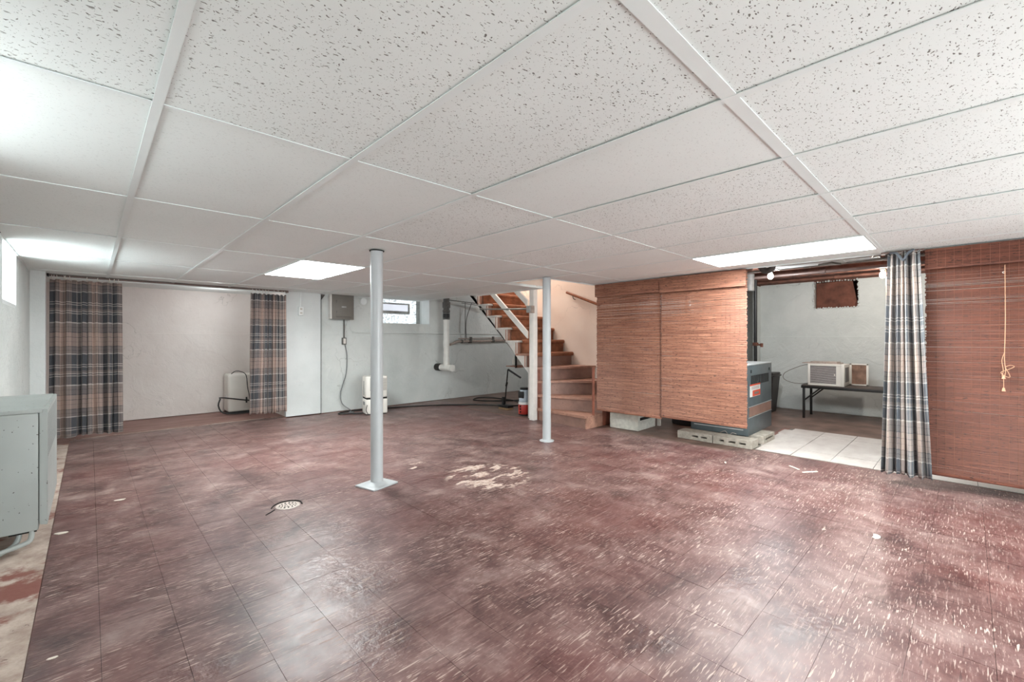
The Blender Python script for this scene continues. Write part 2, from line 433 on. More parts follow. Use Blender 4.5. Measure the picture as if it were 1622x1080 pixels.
# ================================================================== SETTING
H = 1.886
floor = empty('floor'); floor['kind'] = 'structure'
MB().box(-.9, 9.3, -2.6, 8.7, -.2, -.006).build('slab', M['redslab'], floor, False)
MB().box(-.46, -.168, -2.6, 7.0, -.0055, -.002).build('bare_strip', M['strip'], floor, False)
MB().box(-.168, 2.2, 7.225, 7.30, -.0055, -.002).build('bare_strip', M['strip'], floor, False)
MB().box(6.66, 9.0, -2.6, 3.4, -.0055, -.003).build('stained_slab', M['slabtop'], floor, False)
MB().box(4.66, 8.2, 1.7, 7.1, -.0057, -.0035).build('stained_slab', M['slabtop'], floor, False)
TS = .2286
tm = {}
def in_field(x, y):
    if y > 7.05 and x > 2.0: return False
    if y > 4.45 and y < 5.55: return x < 4.6
    if y >= 5.55: return x < 4.6+(y-5.55)*.25
    if y > 1.65: return x < 4.93
    return x < 5.05
cells = []
x0 = 2.088-TS*10
for i in range(-1, 40):
    for j in range(-14, 34):
        xa = x0+TS*i; xb = xa+TS; ya = .617-TS*0+TS*j; yb = ya+TS
        if ya < -2.4 or ya > 7.2: continue
        xa2 = max(xa, -.165); yb2 = min(yb, 7.223)
        if xb < -.1 or yb2-ya < .03: continue
        if not in_field((xa+xb)/2, (ya+yb)/2): continue
        D = .6933*(xa+xb)/2+.7207*(ya+yb)/2
        L = .7207*(xa+xb)/2-.6933*(ya+yb)/2
        vis = D > .55 and abs(L) < 1.25*D
        cells.append((D if vis else 99+abs(D), xa2, xb, ya, yb2))
cells.sort()
g = .0008
rest = MB()
for k, (D, xa, xb, ya, yb) in enumerate(cells):
    dz = random.uniform(-.0004, .0006)
    if k < 300:
        key = (round(xb-xa, 3), round(yb-ya, 3))
        if key not in tm:
            hx = key[0]/2-g; hy = key[1]/2-g
            tm[key] = MB().box(-hx, hx, -hy, hy, -.005, 0).mesh('floor_tile', M['vinyl'], False)
        o = link_mesh('floor_tile', tm[key], floor)
        o.location = ((xa+xb)/2, (ya+yb)/2, dz); o.rotation_euler = (0, 0, random.uniform(-.0015, .0015))
    else:
        rest.box(xa+g, xb-g, ya+g, yb-g, -.005, dz)
MB().box(-.165, 4.58, -2.4, 7.0, -.0058, -.0045).build('tile_bed', M['dark'], floor, False)
o = rest.build('floor_tiles', M['vinyl'], floor, False); o['kind'] = 'stuff'
MB().box(5.10, 6.655, -1.75, 1.62, -.0059, -.0035).build('tile_bed', M['greymetal'], floor, False)
CT = .3255
for i in range(5):
    for j in range(-9, 4):
        xa = 5.11+CT*i*.955; ya = 1.25-CT*.5*0+CT*(j-1)-(.0)
        xb = xa+CT*.955; yb = ya+CT
        if yb > 1.65: continue
        o = MB().box(-(xb-xa)/2+.0025, (xb-xa)/2-.0025, -(yb-ya)/2+.0025, (yb-ya)/2-.0025, -.004, 0).build('ceramic_tile', M['ceramic'], floor, False)
        o.location = ((xa+xb)/2, (ya+yb)/2, random.uniform(.0005, .003)); o.rotation_euler = (0, 0, random.uniform(-.006, .006))
for i in range(4):   # odd tiles by the boiler blocks
    xa = 5.5+CT*i*.9
    o = MB().box(-.14, .14, -.16, .16, -.006, 0, .001, 1).build('ceramic_tile', M['ceramic'], floor, False)
    o.location = (xa, 1.44+.02*i, .001)

# ---- walls
def structure(o, kind='structure'): o['kind'] = kind; return o
TOP = 2.32
# left wall with two window recesses
m = MB()
def wall_left(m):
    xs = (-.8, -.45)
    m.box(*xs, -2.6, 1.5, 0, TOP); m.box(*xs, 1.5, 2.5, 0, 1.46); m.box(*xs, 1.5, 2.5, 2.05, TOP)
    m.box(*xs, 2.5, 4.80, 0, TOP); m.box(*xs, 4.80, 5.60, 0, 1.43); m.box(*xs, 4.80, 5.60, 2.05, TOP)
    m.box(*xs, 5.60, 8.8, 0, TOP)
wall_left(m)
structure(m.build('wall_left', M['wall_rough'], None, False))
structure(MB().box(-.9, -.79, -2.6, 8.8, 0, TOP).build('wall_outer_left', M['wall_rough'], None, False))
# sloped sill of the far left window
structure(MB().prism([(-.79, 1.40), (-.452, 1.40), (-.452, 1.462), (-.79, 1.56)], 4.80, 5.60, XZ).build('trim_1', M['white'], None, False))
def glass_window(name, axis, a0, a1, z0, z1, at, n, rows=2):
    wv = empty(name); structure(wv)
    fw = (a1-a0)/n; fh = (z1-z0)/rows
    for i in range(n):
        for j in range(rows):
            a = a0+i*fw+.004; b = a+fw-.008; c = z0+j*fh+.004; d = c+fh-.008
            if axis == 'x': MB().box(a, b, at, at+.08, c, d, .012).build('glass_block', M['glassblock'], wv)
            else: MB().box(at-.08, at, a, b, c, d, .012).build('glass_block', M['glassblock'], wv)
    return wv
glass_window('window_2', 'y', 4.80, 5.60, 1.57, 2.02, -.75, 4)
glass_window('window_unseen', 'y', 1.5, 2.5, 1.47, 2.02, -.75, 5)  # out-of-view window inferred from the bright ceiling, added for brightness
# near wall and right partition (behind the camera)
structure(MB().box(-.8, .95, -2.75, -2.6, 0, TOP).box(3.65, 9.3, -2.75, -2.6, 0, TOP).box(.95, 3.65, -2.75, -2.6, 1.86, TOP).build('wall_near', M['wall'], None, False))
gd = empty('added_door'); structure(gd)  # sliding door invented behind the camera to carry fill light
for a, b in ((.95, 2.31), (2.29, 3.65)):
    MB().box(a, a+.05, -2.68, -2.63, 0, 1.86, .003).box(b-.05, b, -2.68, -2.63, 0, 1.86, .003).box(a+.05, b-.05, -2.68, -2.63, 0, .06, .003).box(a+.05, b-.05, -2.68, -2.63, 1.80, 1.86, .003).build('sash', M['white'], gd)
    MB().box(a+.05, b-.05, -2.66, -2.65, .06, 1.80).build('pane', M['pane'], gd)
structure(MB().box(4.80, 4.88, -2.6, -1.35, 0, TOP).build('wall_partition', M['wall'], None, False))
# stub beside the left curtain, alcove walls
structure(MB().box(-.45, -.335, 6.75, 6.87, 0, TOP, .004).build('trim_2', M['wall'], None, False))
structure(MB().box(-.45, 2.3, 8.40, 8.6, 0, 1.262, .006).box(-.45, 2.3, 8.43, 8.6, 1.262, TOP).build('wall_alcove_back', M['wall_pink'], None, False))
structure(MB().box(2.14, 2.3, 7.14, 8.6, 0, TOP).build('wall_alcove_right', M['wall_pink'], None, False))
structure(MB().box(-.45, -.44, 6.87, 8.4, 0, TOP).build('wall_alcove_left', M['wall_pink'], None, False))
structure(MB().box(-.45, 2.3, 7.0, 8.6, 1.93, 1.98).build('ceiling_alcove', M['tile_fine'], None, False))
structure(MB().box(2.11, 2.62, 7.06, 7.14, .012, TOP, .003).build('wall_stub_panel', M['wall'], None, False))
# main back wall with window opening; the lower part stands slightly proud (cold joint)
m = MB()
m.box(2.3, 3.62, 7.13, 7.5, 0, TOP); m.box(4.67, 8.4, 7.13, 7.5, 0, TOP)
m.box(3.62, 4.67, 7.13, 7.5, 0, 1.455); m.box(3.62, 4.67, 7.13, 7.5, 2.02, TOP)
m.box(2.64, 8.2, 7.118, 7.14, 0, 1.24, .004)
structure(m.build('wall_back', M['wall_rough'], None, False))
structure(MB().box(4.665, 4.674, 7.126, 7.40, 1.455, 2.02).box(3.62, 4.67, 7.126, 7.40, 1.455, 1.46).build('trim_3', M['white'], None, False))
win = empty('window_1'); structure(win)
def gblock(a, b, c, d): MB().box(a+.007, b-.007, 7.40, 7.48, c+.006, d-.006, .012).build('glass_block', M['glassblock'], win)
for k in range(5):
    b = 4.40-.195*k; a = b-.195
    gblock(a, b, 1.462, 1.648); gblock(a, b, 1.846, 2.02)
gblock(4.40, 4.56, 1.462, 1.648); gblock(4.40, 4.56, 1.648, 1.846); gblock(4.40, 4.56, 1.846, 2.02)
gblock(3.60, 3.80, 1.648, 1.846)
MB().box(3.36, 4.67, 7.47, 7.5, 1.44, 2.04).build('mortar', M['galv'], win)
fr = MB().box(3.81, 4.39, 7.37, 7.42, 1.650, 1.676, .003).box(3.81, 4.39, 7.37, 7.42, 1.818, 1.844, .003).box(3.81, 3.84, 7.37, 7.42, 1.676, 1.818, .003).box(4.36, 4.39, 7.37, 7.42, 1.676, 1.818, .003).build('vent_frame', M['galv'], win)
MB().box(3.84, 4.36, 7.395, 7.405, 1.70, 1.818).build('pane', M['pane'], fr)
MB().box(3.84, 4.36, 7.36, 7.41, 1.676, 1.70, .002).box(4.03, 4.17, 7.35, 7.365, 1.683, 1.693, .001).build('vent_sash', M['galv'], win)
# stairwell wall: full height beside the winders, above the flight beyond
poly = [(3.45, 0), (4.5, 0), (4.5, .70), (7.13, 3.2), (7.13, 3.5), (3.45, 3.5)]
structure(MB().prism(poly, 5.722, 5.80, YZ).build('wall_stair', M['wall_stair'], None, False))
structure(MB().box(5.74, 9.3, 3.37, 3.44, 0, 3.5).build('wall_utility_left', M['wall_rough'], None, False))
structure(MB().box(4.5, 5.8, 7.08, 7.13, 2.3, 3.5).box(4.55, 5.8, 3.40, 3.44, 2.0, 3.5).build('wall_upstairs', M['wall_stair'], None, False))
structure(MB().box(4.50, 4.56, 4.16, 7.13, 2.32, 3.5).build('wall_upstairs_left', M['wall_stair'], None, False))
structure(MB().box(4.4, 5.9, 3.3, 7.2, 3.5, 3.55).build('ceiling_upstairs', M['wall_stair'], None, False))
structure(MB().box(3.80, 4.64, 4.165, 4.20, 1.90, 2.32).box(3.80, 3.83, 3.43, 4.2, 1.9, 2.32).box(3.8, 4.8, 3.40, 3.43, 1.90, 2.32).build('trim_4', M['wall_stair'], None, False))
structure(MB().box(8.2, 8.4, 3.44, 7.2, 0, TOP).build('wall_understair_right', M['wall'], None, False))
# utility room back wall with hatch opening
m = MB()
m.box(8.55, 8.9, -2.6, 1.176, 0, 2.11); m.box(8.55, 8.9, 1.757, 2.55, 0, 2.115); m.box(8.55, 8.9, 1.176, 1.757, 0, 1.672)
m.box(8.52, 8.56, -2.6, 2.55, 0, 1.22, .008)
m.box(8.2, 8.56, 2.55, 2.56, 0, 2.1)
structure(m.build('wall_utility_back', M['wall_rough'], None, False))
structure(MB().box(8.95, 9.3, 2.45, 3.45, 0, TOP).build('wall_utility_recess', M['wall_rough'], None, False))
# sill plate and rubble above the wall; backing added behind the hatch against sky leak
structure(MB().box(8.93, 8.99, .8, 2.2, 1.3, TOP).box(8.50, 8.9, -2.6, 3.4, 2.13, 2.26).box(8.56, 9.0, -2.6, 3.4, 2.1, 2.35).build('trim_5', M['joist'], None, False))
# ragged plaster rim of the hatch
m = MB()
for side in range(4):
    for k in range(16):
        f = (k+.5)/16
        if side == 0: y, z = 1.176+.581*f, 1.672
        elif side == 1: y, z = 1.176, 1.672+.42*f
        elif side == 2: y, z = 1.757, 1.672+.42*f
        else: y, z = 1.176+.581*f, 2.098
        r = random.uniform(.008, .02)
        t_ = bmesh.new(); bmesh.ops.create_icosphere(t_, subdivisions=1, radius=r)
        m._join(t_, Matrix.Translation((8.545, y+random.uniform(-.006, .006), z+random.uniform(-.008, .008))))
structure(m.build('trim_6', M['wall_rough']))
hb = thing('hatch_board', 'rusty brown board closing the small opening high in utility room wall', 'board', (8.70, 1.47, 1.672))
MB().prism([(-.275, .0), (.28, .0), (.28, .42), (-.10, .43), (-.20, .42)], -.012, .012, YZ).build('board', M['rust'], hb, False)
MB().box(.0, .03, -.29, .28, .43, .46).box(.02, .05, -.30, -.26, 0, .44).build('frame', M['joist'], hb, False)

# ---- suspended ceiling: tiles laid in a T-bar grid
ceil = empty('ceiling', (0, 0, 0)); structure(ceil)
XL = [-.462, .149, .760, 1.371, 1.982, 2.60, 3.225, 3.84, 4.47, 4.80]
YL = [.49+1.2192*j for j in range(-3, 6)]
YL[0] = -2.6; YL.append(7.128)
def ctile(xa, xb, ya, yb, coarse):
    if xb-xa < .03 or yb-ya < .03: return
    o = MB().box(-(xb-xa)/2+.003, (xb-xa)/2-.003, -(yb-ya)/2+.003, (yb-ya)/2-.003, 0, .014).build('ceiling_tile', M['tile_coarse' if coarse else 'tile_fine'], ceil, False)
    o.location = ((xa+xb)/2, (ya+yb)/2, H+.002+random.uniform(0, .003))
    o.rotation_euler = (random.uniform(-.0012, .0012), random.uniform(-.002, .002), 0)
fixtures = {(3, 6), (7, 3), (3, 1), (6, 0)}  # last two are unseen panels added behind the camera for even brightness
for i in range(9):
    for j in range(9):
        xa, xb, ya, yb = XL[i], XL[i+1], YL[j], YL[j+1]
        if (i, j) in fixtures: continue
        coarse = (j <= 2) or (j == 3 and i in (0, 1, 2, 4, 5, 6)) or (i in (3, 5) and j == 4)
        if i >= 7 and j >= 5:
            if j == 5:
                ctile(xa, xb, ya, 3.43, coarse) if i >= 7 else None
                if xa < 4.6 and i == 7: pass
            if j in (6, 7, 8):
                if i == 8: ctile(4.47, 4.60, ya, min(yb, 5.66), False) if ya < 5.66 else None
                else: ctile(xa, xb, ya, yb, coarse)
            continue
        if i == 7 and j == 5: continue
        if j == 6 and YL[6] < 4.2 and False: pass
        ctile(xa, xb, ya, yb, coarse)
def bar(name, x0_, x1_, y0_, y1_, z=H): MB().box(x0_, x1_, y0_, y1_, z-.0015, z+.0015).box((x0_+x1_)/2-.001 if x1_-x0_ < .1 else x0_, (x0_+x1_)/2+.001 if x1_-x0_ < .1 else x1_, (y0_+y1_)/2-.001 if y1_-y0_ < .1 else y0_, (y0_+y1_)/2+.001 if y1_-y0_ < .1 else y1_, z, z+.03).build(name, M['tee'], ceil, False)
for i in range(1, 9):
    x = XL[i]; wd = .0135
    if i == 7: bar('main_tee', x-wd, x+wd, -2.6, 3.43); continue
    y1 = 7.12
    if i == 8: bar('main_tee', x-wd, x+wd, -2.6, 3.43); bar('main_tee', x-wd, x+wd, 4.15, 7.12); continue
    bar('main_tee', x-wd, x+wd, -2.6, y1, H-.001)
bar('main_tee', 3.84-.0135, 3.84+.0135, 4.15, 7.12)
for j in range(1, 9):
    y = YL[j]; wd = .021 if j == 3 else .0095
    x1 = 4.80 if y < 3.4 else 4.60
    if y > 5.7: x1 = 4.47
    for i in range(9):
        a, b = XL[i]+.0135, min(XL[i+1]-.0135, x1)
        if b > a: bar('cross_tee', a, b, y-wd, y+wd, H+.0004)
# edge trims of the ceiling
for nm, b in (('edge_trim', (4.79, 4.812, -2.6, 3.43, H-.004, H+.025)), ('edge_trim', (3.84, 4.80, 3.43, 3.445, H-.004, H+.025)),
              ('edge_trim', (3.825, 3.845, 3.43, 4.15, H-.003, H+.02)), ('edge_trim', (3.84, 4.61, 4.142, 4.156, H-.003, H+.02)),
              ('edge_trim', (4.60, 4.612, 4.15, 5.66, H-.004, H+.025)),
              ('edge_trim', (-.455, -.438, -2.6, 6.75, H-.006, H+.016)), ('edge_trim', (2.62, 4.45, 7.11, 7.122, H-.006, H+.016)),
              ('edge_trim', (-.45, 2.12, 7.005, 7.02, H-.03, H+.04))):
    MB().box(*b).build(nm, M['tee'], ceil, False)
# floor structure above: subfloor and joists
sub = MB()
sub.box(-.8, 4.50, -2.6, 8.7, 2.30, 2.33); sub.box(4.50, 9.3, -2.6, 3.44, 2.30, 2.33); sub.box(5.80, 9.3, 3.44, 8.7, 2.30, 2.33)
structure(sub.build('ceiling_subfloor', M['joist'], None, False))
jt = 0
for x in (4.97, 5.37, 5.73, 6.40, 6.85, 7.30, 7.70, 8.05, 8.36):
    nth = ('first', 'second', 'third', 'fourth', 'fifth', 'sixth', 'seventh', 'eighth', 'last')[jt]
    j = tag(MB().box(x-.022, x+.022, -2.5, 3.36, 2.115, 2.298, .003).build('joist', M['joist_pale' if jt == 2 else 'joist'], None, False),
            'old brown timber joist above the utility room, %s in from the blinds' % nth, 'joist'); jt += 1
    if jt == 3: j['label'] = 'pale stained joist beside the metal duct above the utility room'
for y in (6.30, 6.58):  # bars in void colour standing in for the black shade of the gap
    tag(MB().box(4.20, 4.605, y-.02, y+.02, 1.98, 2.299, .003).build('joist', M['dark'], None, False), 'dark bar standing in for shade in the gap beside the stairs, %s the back wall' % ('farther from' if y < 6.5 else 'closer to'), 'joist')
tag(MB().box(2.55, 2.60, -2.5, 3.3, 2.1, 2.29).build('joist', M['joist'], None, False), 'hidden timber joist above the suspended ceiling', 'joist') if False else None

# ================================================================== LIGHT FIXTURES
def panel(xa, xb, ya, yb, label):
    f = thing('ceiling_light', label, 'light', ((xa+xb)/2, (ya+yb)/2, H))
    a = (xb-xa)/2; b = (yb-ya)/2
    MB().box(-a+.014, a-.014, -b+.014, b-.014, -.002, .004).build('diffuser', M['lens'], f, False)
    fr = MB()
    for s in (-1, 1):
        fr.box(s*a-.012 if s > 0 else -a-.002, s*a+.002 if s > 0 else -a+.014, -b, b, -.004, .008); fr.box(-a, a, b-.014 if s > 0 else -b, b if s > 0 else -b+.014, -.004, .008)
    fr.build('frame', M['tee'], f, False)
    MB().box(-a+.01, a-.01, -b+.01, b-.01, .012, .09, .01).build('housing', M['white'], f, False)
for (i, j), lab in (((3, 6), 'square-looking bright light panel beyond the round post'), ((7, 3), 'long bright light panel above the bamboo blinds'),
                    ((3, 1), 'added unseen light panel in the ceiling behind the viewer'), ((6, 0), 'added unseen light panel near the wall behind the viewer')):
    panel(XL[i], XL[i+1], YL[j], YL[j+1], lab)

# ================================================================== POSTS
def post(x, y, r, label, base):
    p = thing('support_post', label, 'post', (x, y, 0), 0)
    MB().cyl((0, 0, .012), (0, 0, H-.004), r, n=32).build('pole', M['post'], p)
    if base == 'plate':
        m = MB().box(-.125, .125, -.11, .11, 0, .014, .004)
        m.lathe([(r+.035, .013), (r+.02, .022), (r+.004, .032), (r, .034)], n=24)
        m.build('base_plate', M['post'], p)
        MB().torus((0, 0, H-.006), r+.006, .004, n=24).build('collar', M['dark'], p)
    else:
        m = MB(); m.lathe([(r+.04, 0), (r+.038, .008), (r+.01, .018), (r, .02)], n=9); m.build('base_plate', M['post'], p)
    return p
p = post(1.665, 3.30, .0485, 'pale grey round steel post on a square base plate, nearer of the two', 'plate'); p.rotation_euler = (0, 0, .25)
post(3.804, 3.376, .0475, 'white round steel post in front of the stairs', 'round')

# ================================================================== FLOOR DRAIN
d = thing('floor_drain', 'round metal floor drain set in the maroon tiles', 'drain', (1.005, 3.319, .001))
MB().lathe([(.077, 0), (.077, .002), (.072, .004), (.066, .004), (.066, .003)], n=32).build('rim', M['drain'], d)
MB().lathe([(.065, 0), (.065, .0035), (.0, .004)][:2]+[(.01, .0042)], n=24).build('grate', M['drain'], d)
hb_ = MB()
for ring, nn in ((.018, 5), (.036, 9), (.053, 13)):
    for k in range(nn):
        a = 2*PI*k/nn+ring*30; hb_.cyl((ring*math.cos(a), ring*math.sin(a), .003), (ring*math.cos(a), ring*math.sin(a), .0050), .0055, n=8)
hb_.build('hole', M['dark'], d)
m = MB()
m.tube([(.085, -.03, .001), (.09, .03, .002), (.05, .082, .002), (-.02, .095, .001), (-.075, .06, .001), (-.1, .02, .0)], .0045, 6)
m.tube([(-.16, -.08, 0), (-.12, -.05, .001), (-.09, -.02, 0)], .004, 6)
m.build('broken_edge', M['dark'], d)

# ================================================================== WALL HEATER (left)
h_ = thing('wall_heater', 'pale green grey metal convector heater on the left wall', 'heater', (-.45, 3.62, 0))
MB().box(.002, .243, 0, 1.0, .10, .757, .006).build('cabinet', M['heater'], h_)
MB().prism([(.246, .128), (.278, .120), (.278, .775), (.246, .775)], .006, .99, Matrix(((1, 0, 0, 0), (0, 0, 1, 0), (0, 1, 0, 0), (0, 0, 0, 1))), .003).build('front_panel', M['heater'], h_)
MB().box(.002, .26, .0, .995, .757, .778, .004).build('top_cover', M['heater'], h_)
lv = MB()
for k in range(24):
    z = .50+k*.0105
    for q in range(30): lv.box(.277, .2785, .05+q*.0295, .05+q*.0295+.016, z, z+.004)
o = lv.build('louvres', M['plastic_grey'], h_, False); o['kind'] = 'stuff'
for yo in (0.0, .05):
    MB().tube([(.215-yo, .03+yo*.6, .11), (.213-yo, .02+yo*.6, .055), (.18-yo, .0, .035-yo*.2), (.02, -.12-yo, .03-yo*.2), (-.0+.012, -.30, .03)], .0125, 10).build('pipe', M['heater'], h_)
MB().box(.13, .235, .02, .09, .088, .105).build('pipe_opening', M['dark'], h_)
# curtain rod bracket by the near left window
cb_ = thing('rod_bracket', 'small dark curtain rod bracket high on the left wall', 'bracket', (-.45, 4.12, 1.80))
MB().box(0, .006, -.02, .02, -.03, .03, .001).tube([(0, 0, .01), (.03, 0, .015), (.055, 0, .03)], .006).build('arm', M['blackmetal'], cb_)
MB().cyl((.05, -.03, .015), (.05, -.45, .015), .009).build('rod', M['white'], cb_)

# ================================================================== CURTAINS
def curtain(name, label, axis, a0, a1, b0, b1, z0, z1, at, folds, amp, cloth, mat, seed, group=None, top_ragged=.01, nrings=9, rod=None, uoff=0, voff=0):
    rnd = random.Random(seed)
    th = thing(name, label, 'curtain', (0, 0, 0), 0, group)
    nu, nv = folds*14, 44
    ph = [rnd.uniform(0, 6.28) for _ in range(6)]
    vs, uvs, fs = [], [], []
    for j in range(nv+1):
        v = j/nv; z = z1+(z0-z1)*v
        lo = a0+(b0-a0)*v; hi = a1+(b1-a1)*v
        A = amp*(.55+.5*v)
        for i in range(nu+1):
            u = i/nu
            wob = .18*math.sin(2*PI*1.3*u+ph[0])+.10*math.sin(2*PI*2.7*u+ph[1]+v*1.3)
            x = lo+(hi-lo)*(u+.012*math.sin(2*PI*folds*u*2+ph[2]+v))
            k = 2*PI*folds*(u+wob*.25)
            dep = A*(math.sin(k+.5*math.sin(v*2.2+ph[3]))*(.75+.35*math.sin(2*PI*2*u+ph[4]))+.25*math.sin(2.1*k+ph[5]+v))
            zz = z+(0 if j else -top_ragged*(1-abs(math.cos(PI*u*nrings))))
            if j == nv: zz += .006*math.sin(9*u+ph[1])+.004*math.sin(k)
            vs.append((x, at+dep, zz) if axis == 'x' else (at+dep, x, zz)); uvs.append((uoff+u*cloth, voff+z+.004*math.sin(k)))
    for j in range(nv):
        for i in range(nu):
            a = j*(nu+1)+i; fs.append((a, a+1, a+nu+2, a+nu+1))
    me = bpy.data.meshes.new('cloth'); me.from_pydata(vs, [], fs)
    ul = me.uv_layers.new(name='UVMap')
    for l in me.loops: ul.data[l.index].uv = uvs[l.vertex_index]
    me.materials.append(mat); me.polygons.foreach_set('use_smooth', [True]*len(me.polygons))
    o = link_mesh('cloth', me, th)
    s = o.modifiers.new('s', 'SOLIDIFY'); s.thickness = .0025; s.offset = 0
    return th
rods = thing('curtain_rod', 'long thin brown rod across the alcove opening', 'rod', (0, 0, 0))
MB().cyl((-.332, 6.94, 1.868), (2.10, 6.98, 1.874), .009).build('pole', M['rod'], rods)
MB().cyl((-.332, 6.962, 1.880), (2.10, 7.0, 1.886), .006).build('pole', M['rod'], rods)
MB().box(2.09, 2.108, 6.93, 7.057, 1.855, 1.885, .002).build('bracket', M['rod'], rods)
MB().box(-.335, -.318, 6.9, 7.0, 1.86, 1.885, .002).build('bracket', M['dark'], rods)
ringm = None
def rings(th, xs, y0, z0=1.868):
    for x in xs:
        MB().torus((x, y0+.017*(x+.33)/2.4, z0-.010), .019, .0028, axis=(1, .25*random.uniform(-1, 1), 0), n=16, m=6).build('ring', M['plastic'], th)
c1 = curtain('curtain', 'long brown and navy plaid curtain at the left end of the alcove rod', 'x', -.318, .272, -.32, .287, .085, 1.832, 6.945, 7, .038, 1.0, M['plaid'], 3, 'plaid alcove curtains', voff=-.07)
rings(c1, (-.30, -.28, -.262, -.205, -.19, -.16, -.02, .07, .165, .21, .245), 6.945)
c2 = curtain('curtain', 'narrow bunched plaid curtain at the right end of the alcove rod', 'x', 1.625, 2.078, 1.60, 2.08, .115, 1.825, 6.965, 9, .03, 1.25, M['plaid'], 8, 'plaid alcove curtains', .02, 8, uoff=.2, voff=.265)
rings(c2, (1.645, 1.69, 1.73, 1.775, 1.81, 1.85, 1.92, 1.975, 2.03, 2.065), 6.945)
for c in (c1, c2): del c['group']
c3 = curtain('curtain', 'faded grey and blue plaid curtain hanging beside the dark bamboo blind', 'y', .455, .262, .497, .19, .085, 1.878, 4.70, 6, .050, 1.2, M['plaid_pale'], 12, None, .03, 4)
MB().tube([(4.70, .44, 1.872), (4.66, .40, 1.86), (4.655, .36, 1.80), (4.67, .33, 1.86), (4.70, .30, 1.878)], .010, 8).build('tie', M['plaid_pale'], c3)
MB().cyl((4.70, .50, 1.876), (4.70, .24, 1.876), .007).build('rod', M['rod'], c3)

# ================================================================== BAMBOO BLINDS
def blind(label, ya, yb, z0, x, mat, seed, vz=1.722, cord=None, gap=.0010):
    rnd = random.Random(seed)
    b = thing('bamboo_blind', label, 'blind', (x, (ya+yb)/2, 0), 0)
    W = abs(yb-ya)/2; yo = 0
    def slats(xo, za, zb, pitch, y1=-W, y2=W, ragged=.006, sag=.0):
        m = MB(); bm = m.b; z = za; k = 0
        while z < zb-pitch*.5:
            hh = (pitch-gap)*rnd.uniform(.86, 1.0) if (xo == 0 and 1.42 < z < 1.62 and rnd.random() < .55) or rnd.random() < .02 else pitch*rnd.uniform(1.0, 1.05); e1 = y1+rnd.uniform(-ragged, ragged); e2 = y2+rnd.uniform(-ragged, ragged)
            n = 5; wav = rnd.uniform(0, 6.28); am = .0007
            rows = []
            for i in range(n+1):
                f = i/n; y = e1+(e2-e1)*f; zz = z+am*math.sin(5*f+wav)-sag*math.sin(PI*f)
                dx = .0012*math.sin(7*f+wav*2)
                rows.append([bm.verts.new((xo+dx-.0034, y, zz)), bm.verts.new((xo+dx-.0004, y, zz+hh)), bm.verts.new((xo+dx+.0014, y, zz+hh)), bm.verts.new((xo+dx-.0014, y, zz))])
            for p_, q_ in zip(rows, rows[1:]):
                for e in range(4): bm.faces.new((p_[e], p_[(e+1) % 4], q_[(e+1) % 4], q_[e]))
            bm.faces.new(rows[0][::-1]); bm.faces.new(rows[-1])
            z += pitch; k += 1
        bmesh.ops.recalc_face_normals(bm, faces=bm.faces)
        return m
    o = slats(0, z0+.028, 1.862, .0098).build('slats', mat, b, False); o['kind'] = 'stuff'
    o = slats(-.042, vz, 1.872, .0098, -W-.002, W+.002, .001).build('valance', mat, b, False); o['kind'] = 'stuff'
    MB().box(-.048, -.040, -W, W, vz-.008, vz+.003, .001).build('valance_hem', mat, b, False)
    MB().box(-.041, .014, -W, W, 1.862, 1.88, .002).build('headrail', M['joist'], b, False)
    MB().box(-.007, .005, -W, W, z0, z0+.03, .003).build('bottom_rail', mat, b)
    st = MB(); n = max(3, int(2*W/.047))
    for k in range(n+1):
        y = -W+.02+(2*W-.04)*k/n
        st.box(-.0046, -.0036, y-.0008, y+.0008, z0+.03, 1.86); st.box(-.0468, -.0458, y-.0008, y+.0008, vz, 1.872)
    o = st.build('stitching', M['stitch'], b, False); o['kind'] = 'stuff'
    return b
blind('light bamboo blind next to the stairs, left of the pair', 3.375, 2.470, .245, 4.790, M['bamboo'], 1, 1.728)
blind('light bamboo blind in front of the boiler, right of the pair', 2.468, 1.548, .268, 4.778, M['bamboo'], 2, 1.716)
bd = blind('reddish dark bamboo blind at the right edge with a pull cord', .236, -1.34, .105, 4.79, M['bamboo_dark'], 5, 1.728, gap=.0014)
cd = MB()
cd.tube([(-.028, .37, 1.71), (-.03, .368, 1.3), (-.03, .372, 1.03), (-.034, .366, .95), (-.03, .372, .90)], .0022, 6)
cd.tube([(-.03, .37, 1.08), (-.03, .385, 1.02), (-.03, .378, .95), (-.032, .384, .905)], .002, 6)
cd.tube([(-.032, .37, .97), (-.036, .345, .985), (-.036, .325, .975), (-.035, .36, .95), (-.034, .39, .93), (-.034, .36, .90), (-.034, .345, .905), (-.034, .365, .96)], .002, 6)
cd.tube([(-.03, .376, .90), (-.03, .376, .81)], .0018, 6)
pcord = cd.build('pull_cord', M['cord'], bd)
for z in (.885, .795):
    MB().lathe([(.004, .026), (.006, .024), (.0085, .008), (.010, .004), (.010, 0)][::-1], (-.03, .376, z), 12).build('tassel', M['cord'], pcord)
MB().torus((-.026, .375, 1.655), .006, .002, (1, 0, 0)).build('cord_ring', M['plastic'], bd)
bd['label'] = 'reddish dark bamboo blind at the right edge, with a knotted pull cord'
MB().box(-.001, .004, .4605, .4655, .28, 1.71).build('joint_shade', M['joist'], [o for o in bpy.data.objects if o.name == 'bamboo_blind.001'][0], False)  # dark strip standing in for the shaded gap between the two blinds
# header boards carrying the blinds
for a, b in ((3.40, 1.52), (.25, -1.35)):
    structure(MB().box(4.815, 4.86, b, a, 1.86, 2.11, .003).build('trim_7' if a > 3 else 'trim_8', M['joist'], None, False))
structure(MB().box(4.815, 4.86, .25, 1.52, 2.02, 2.11).build('trim_9', M['joist'], None, False))
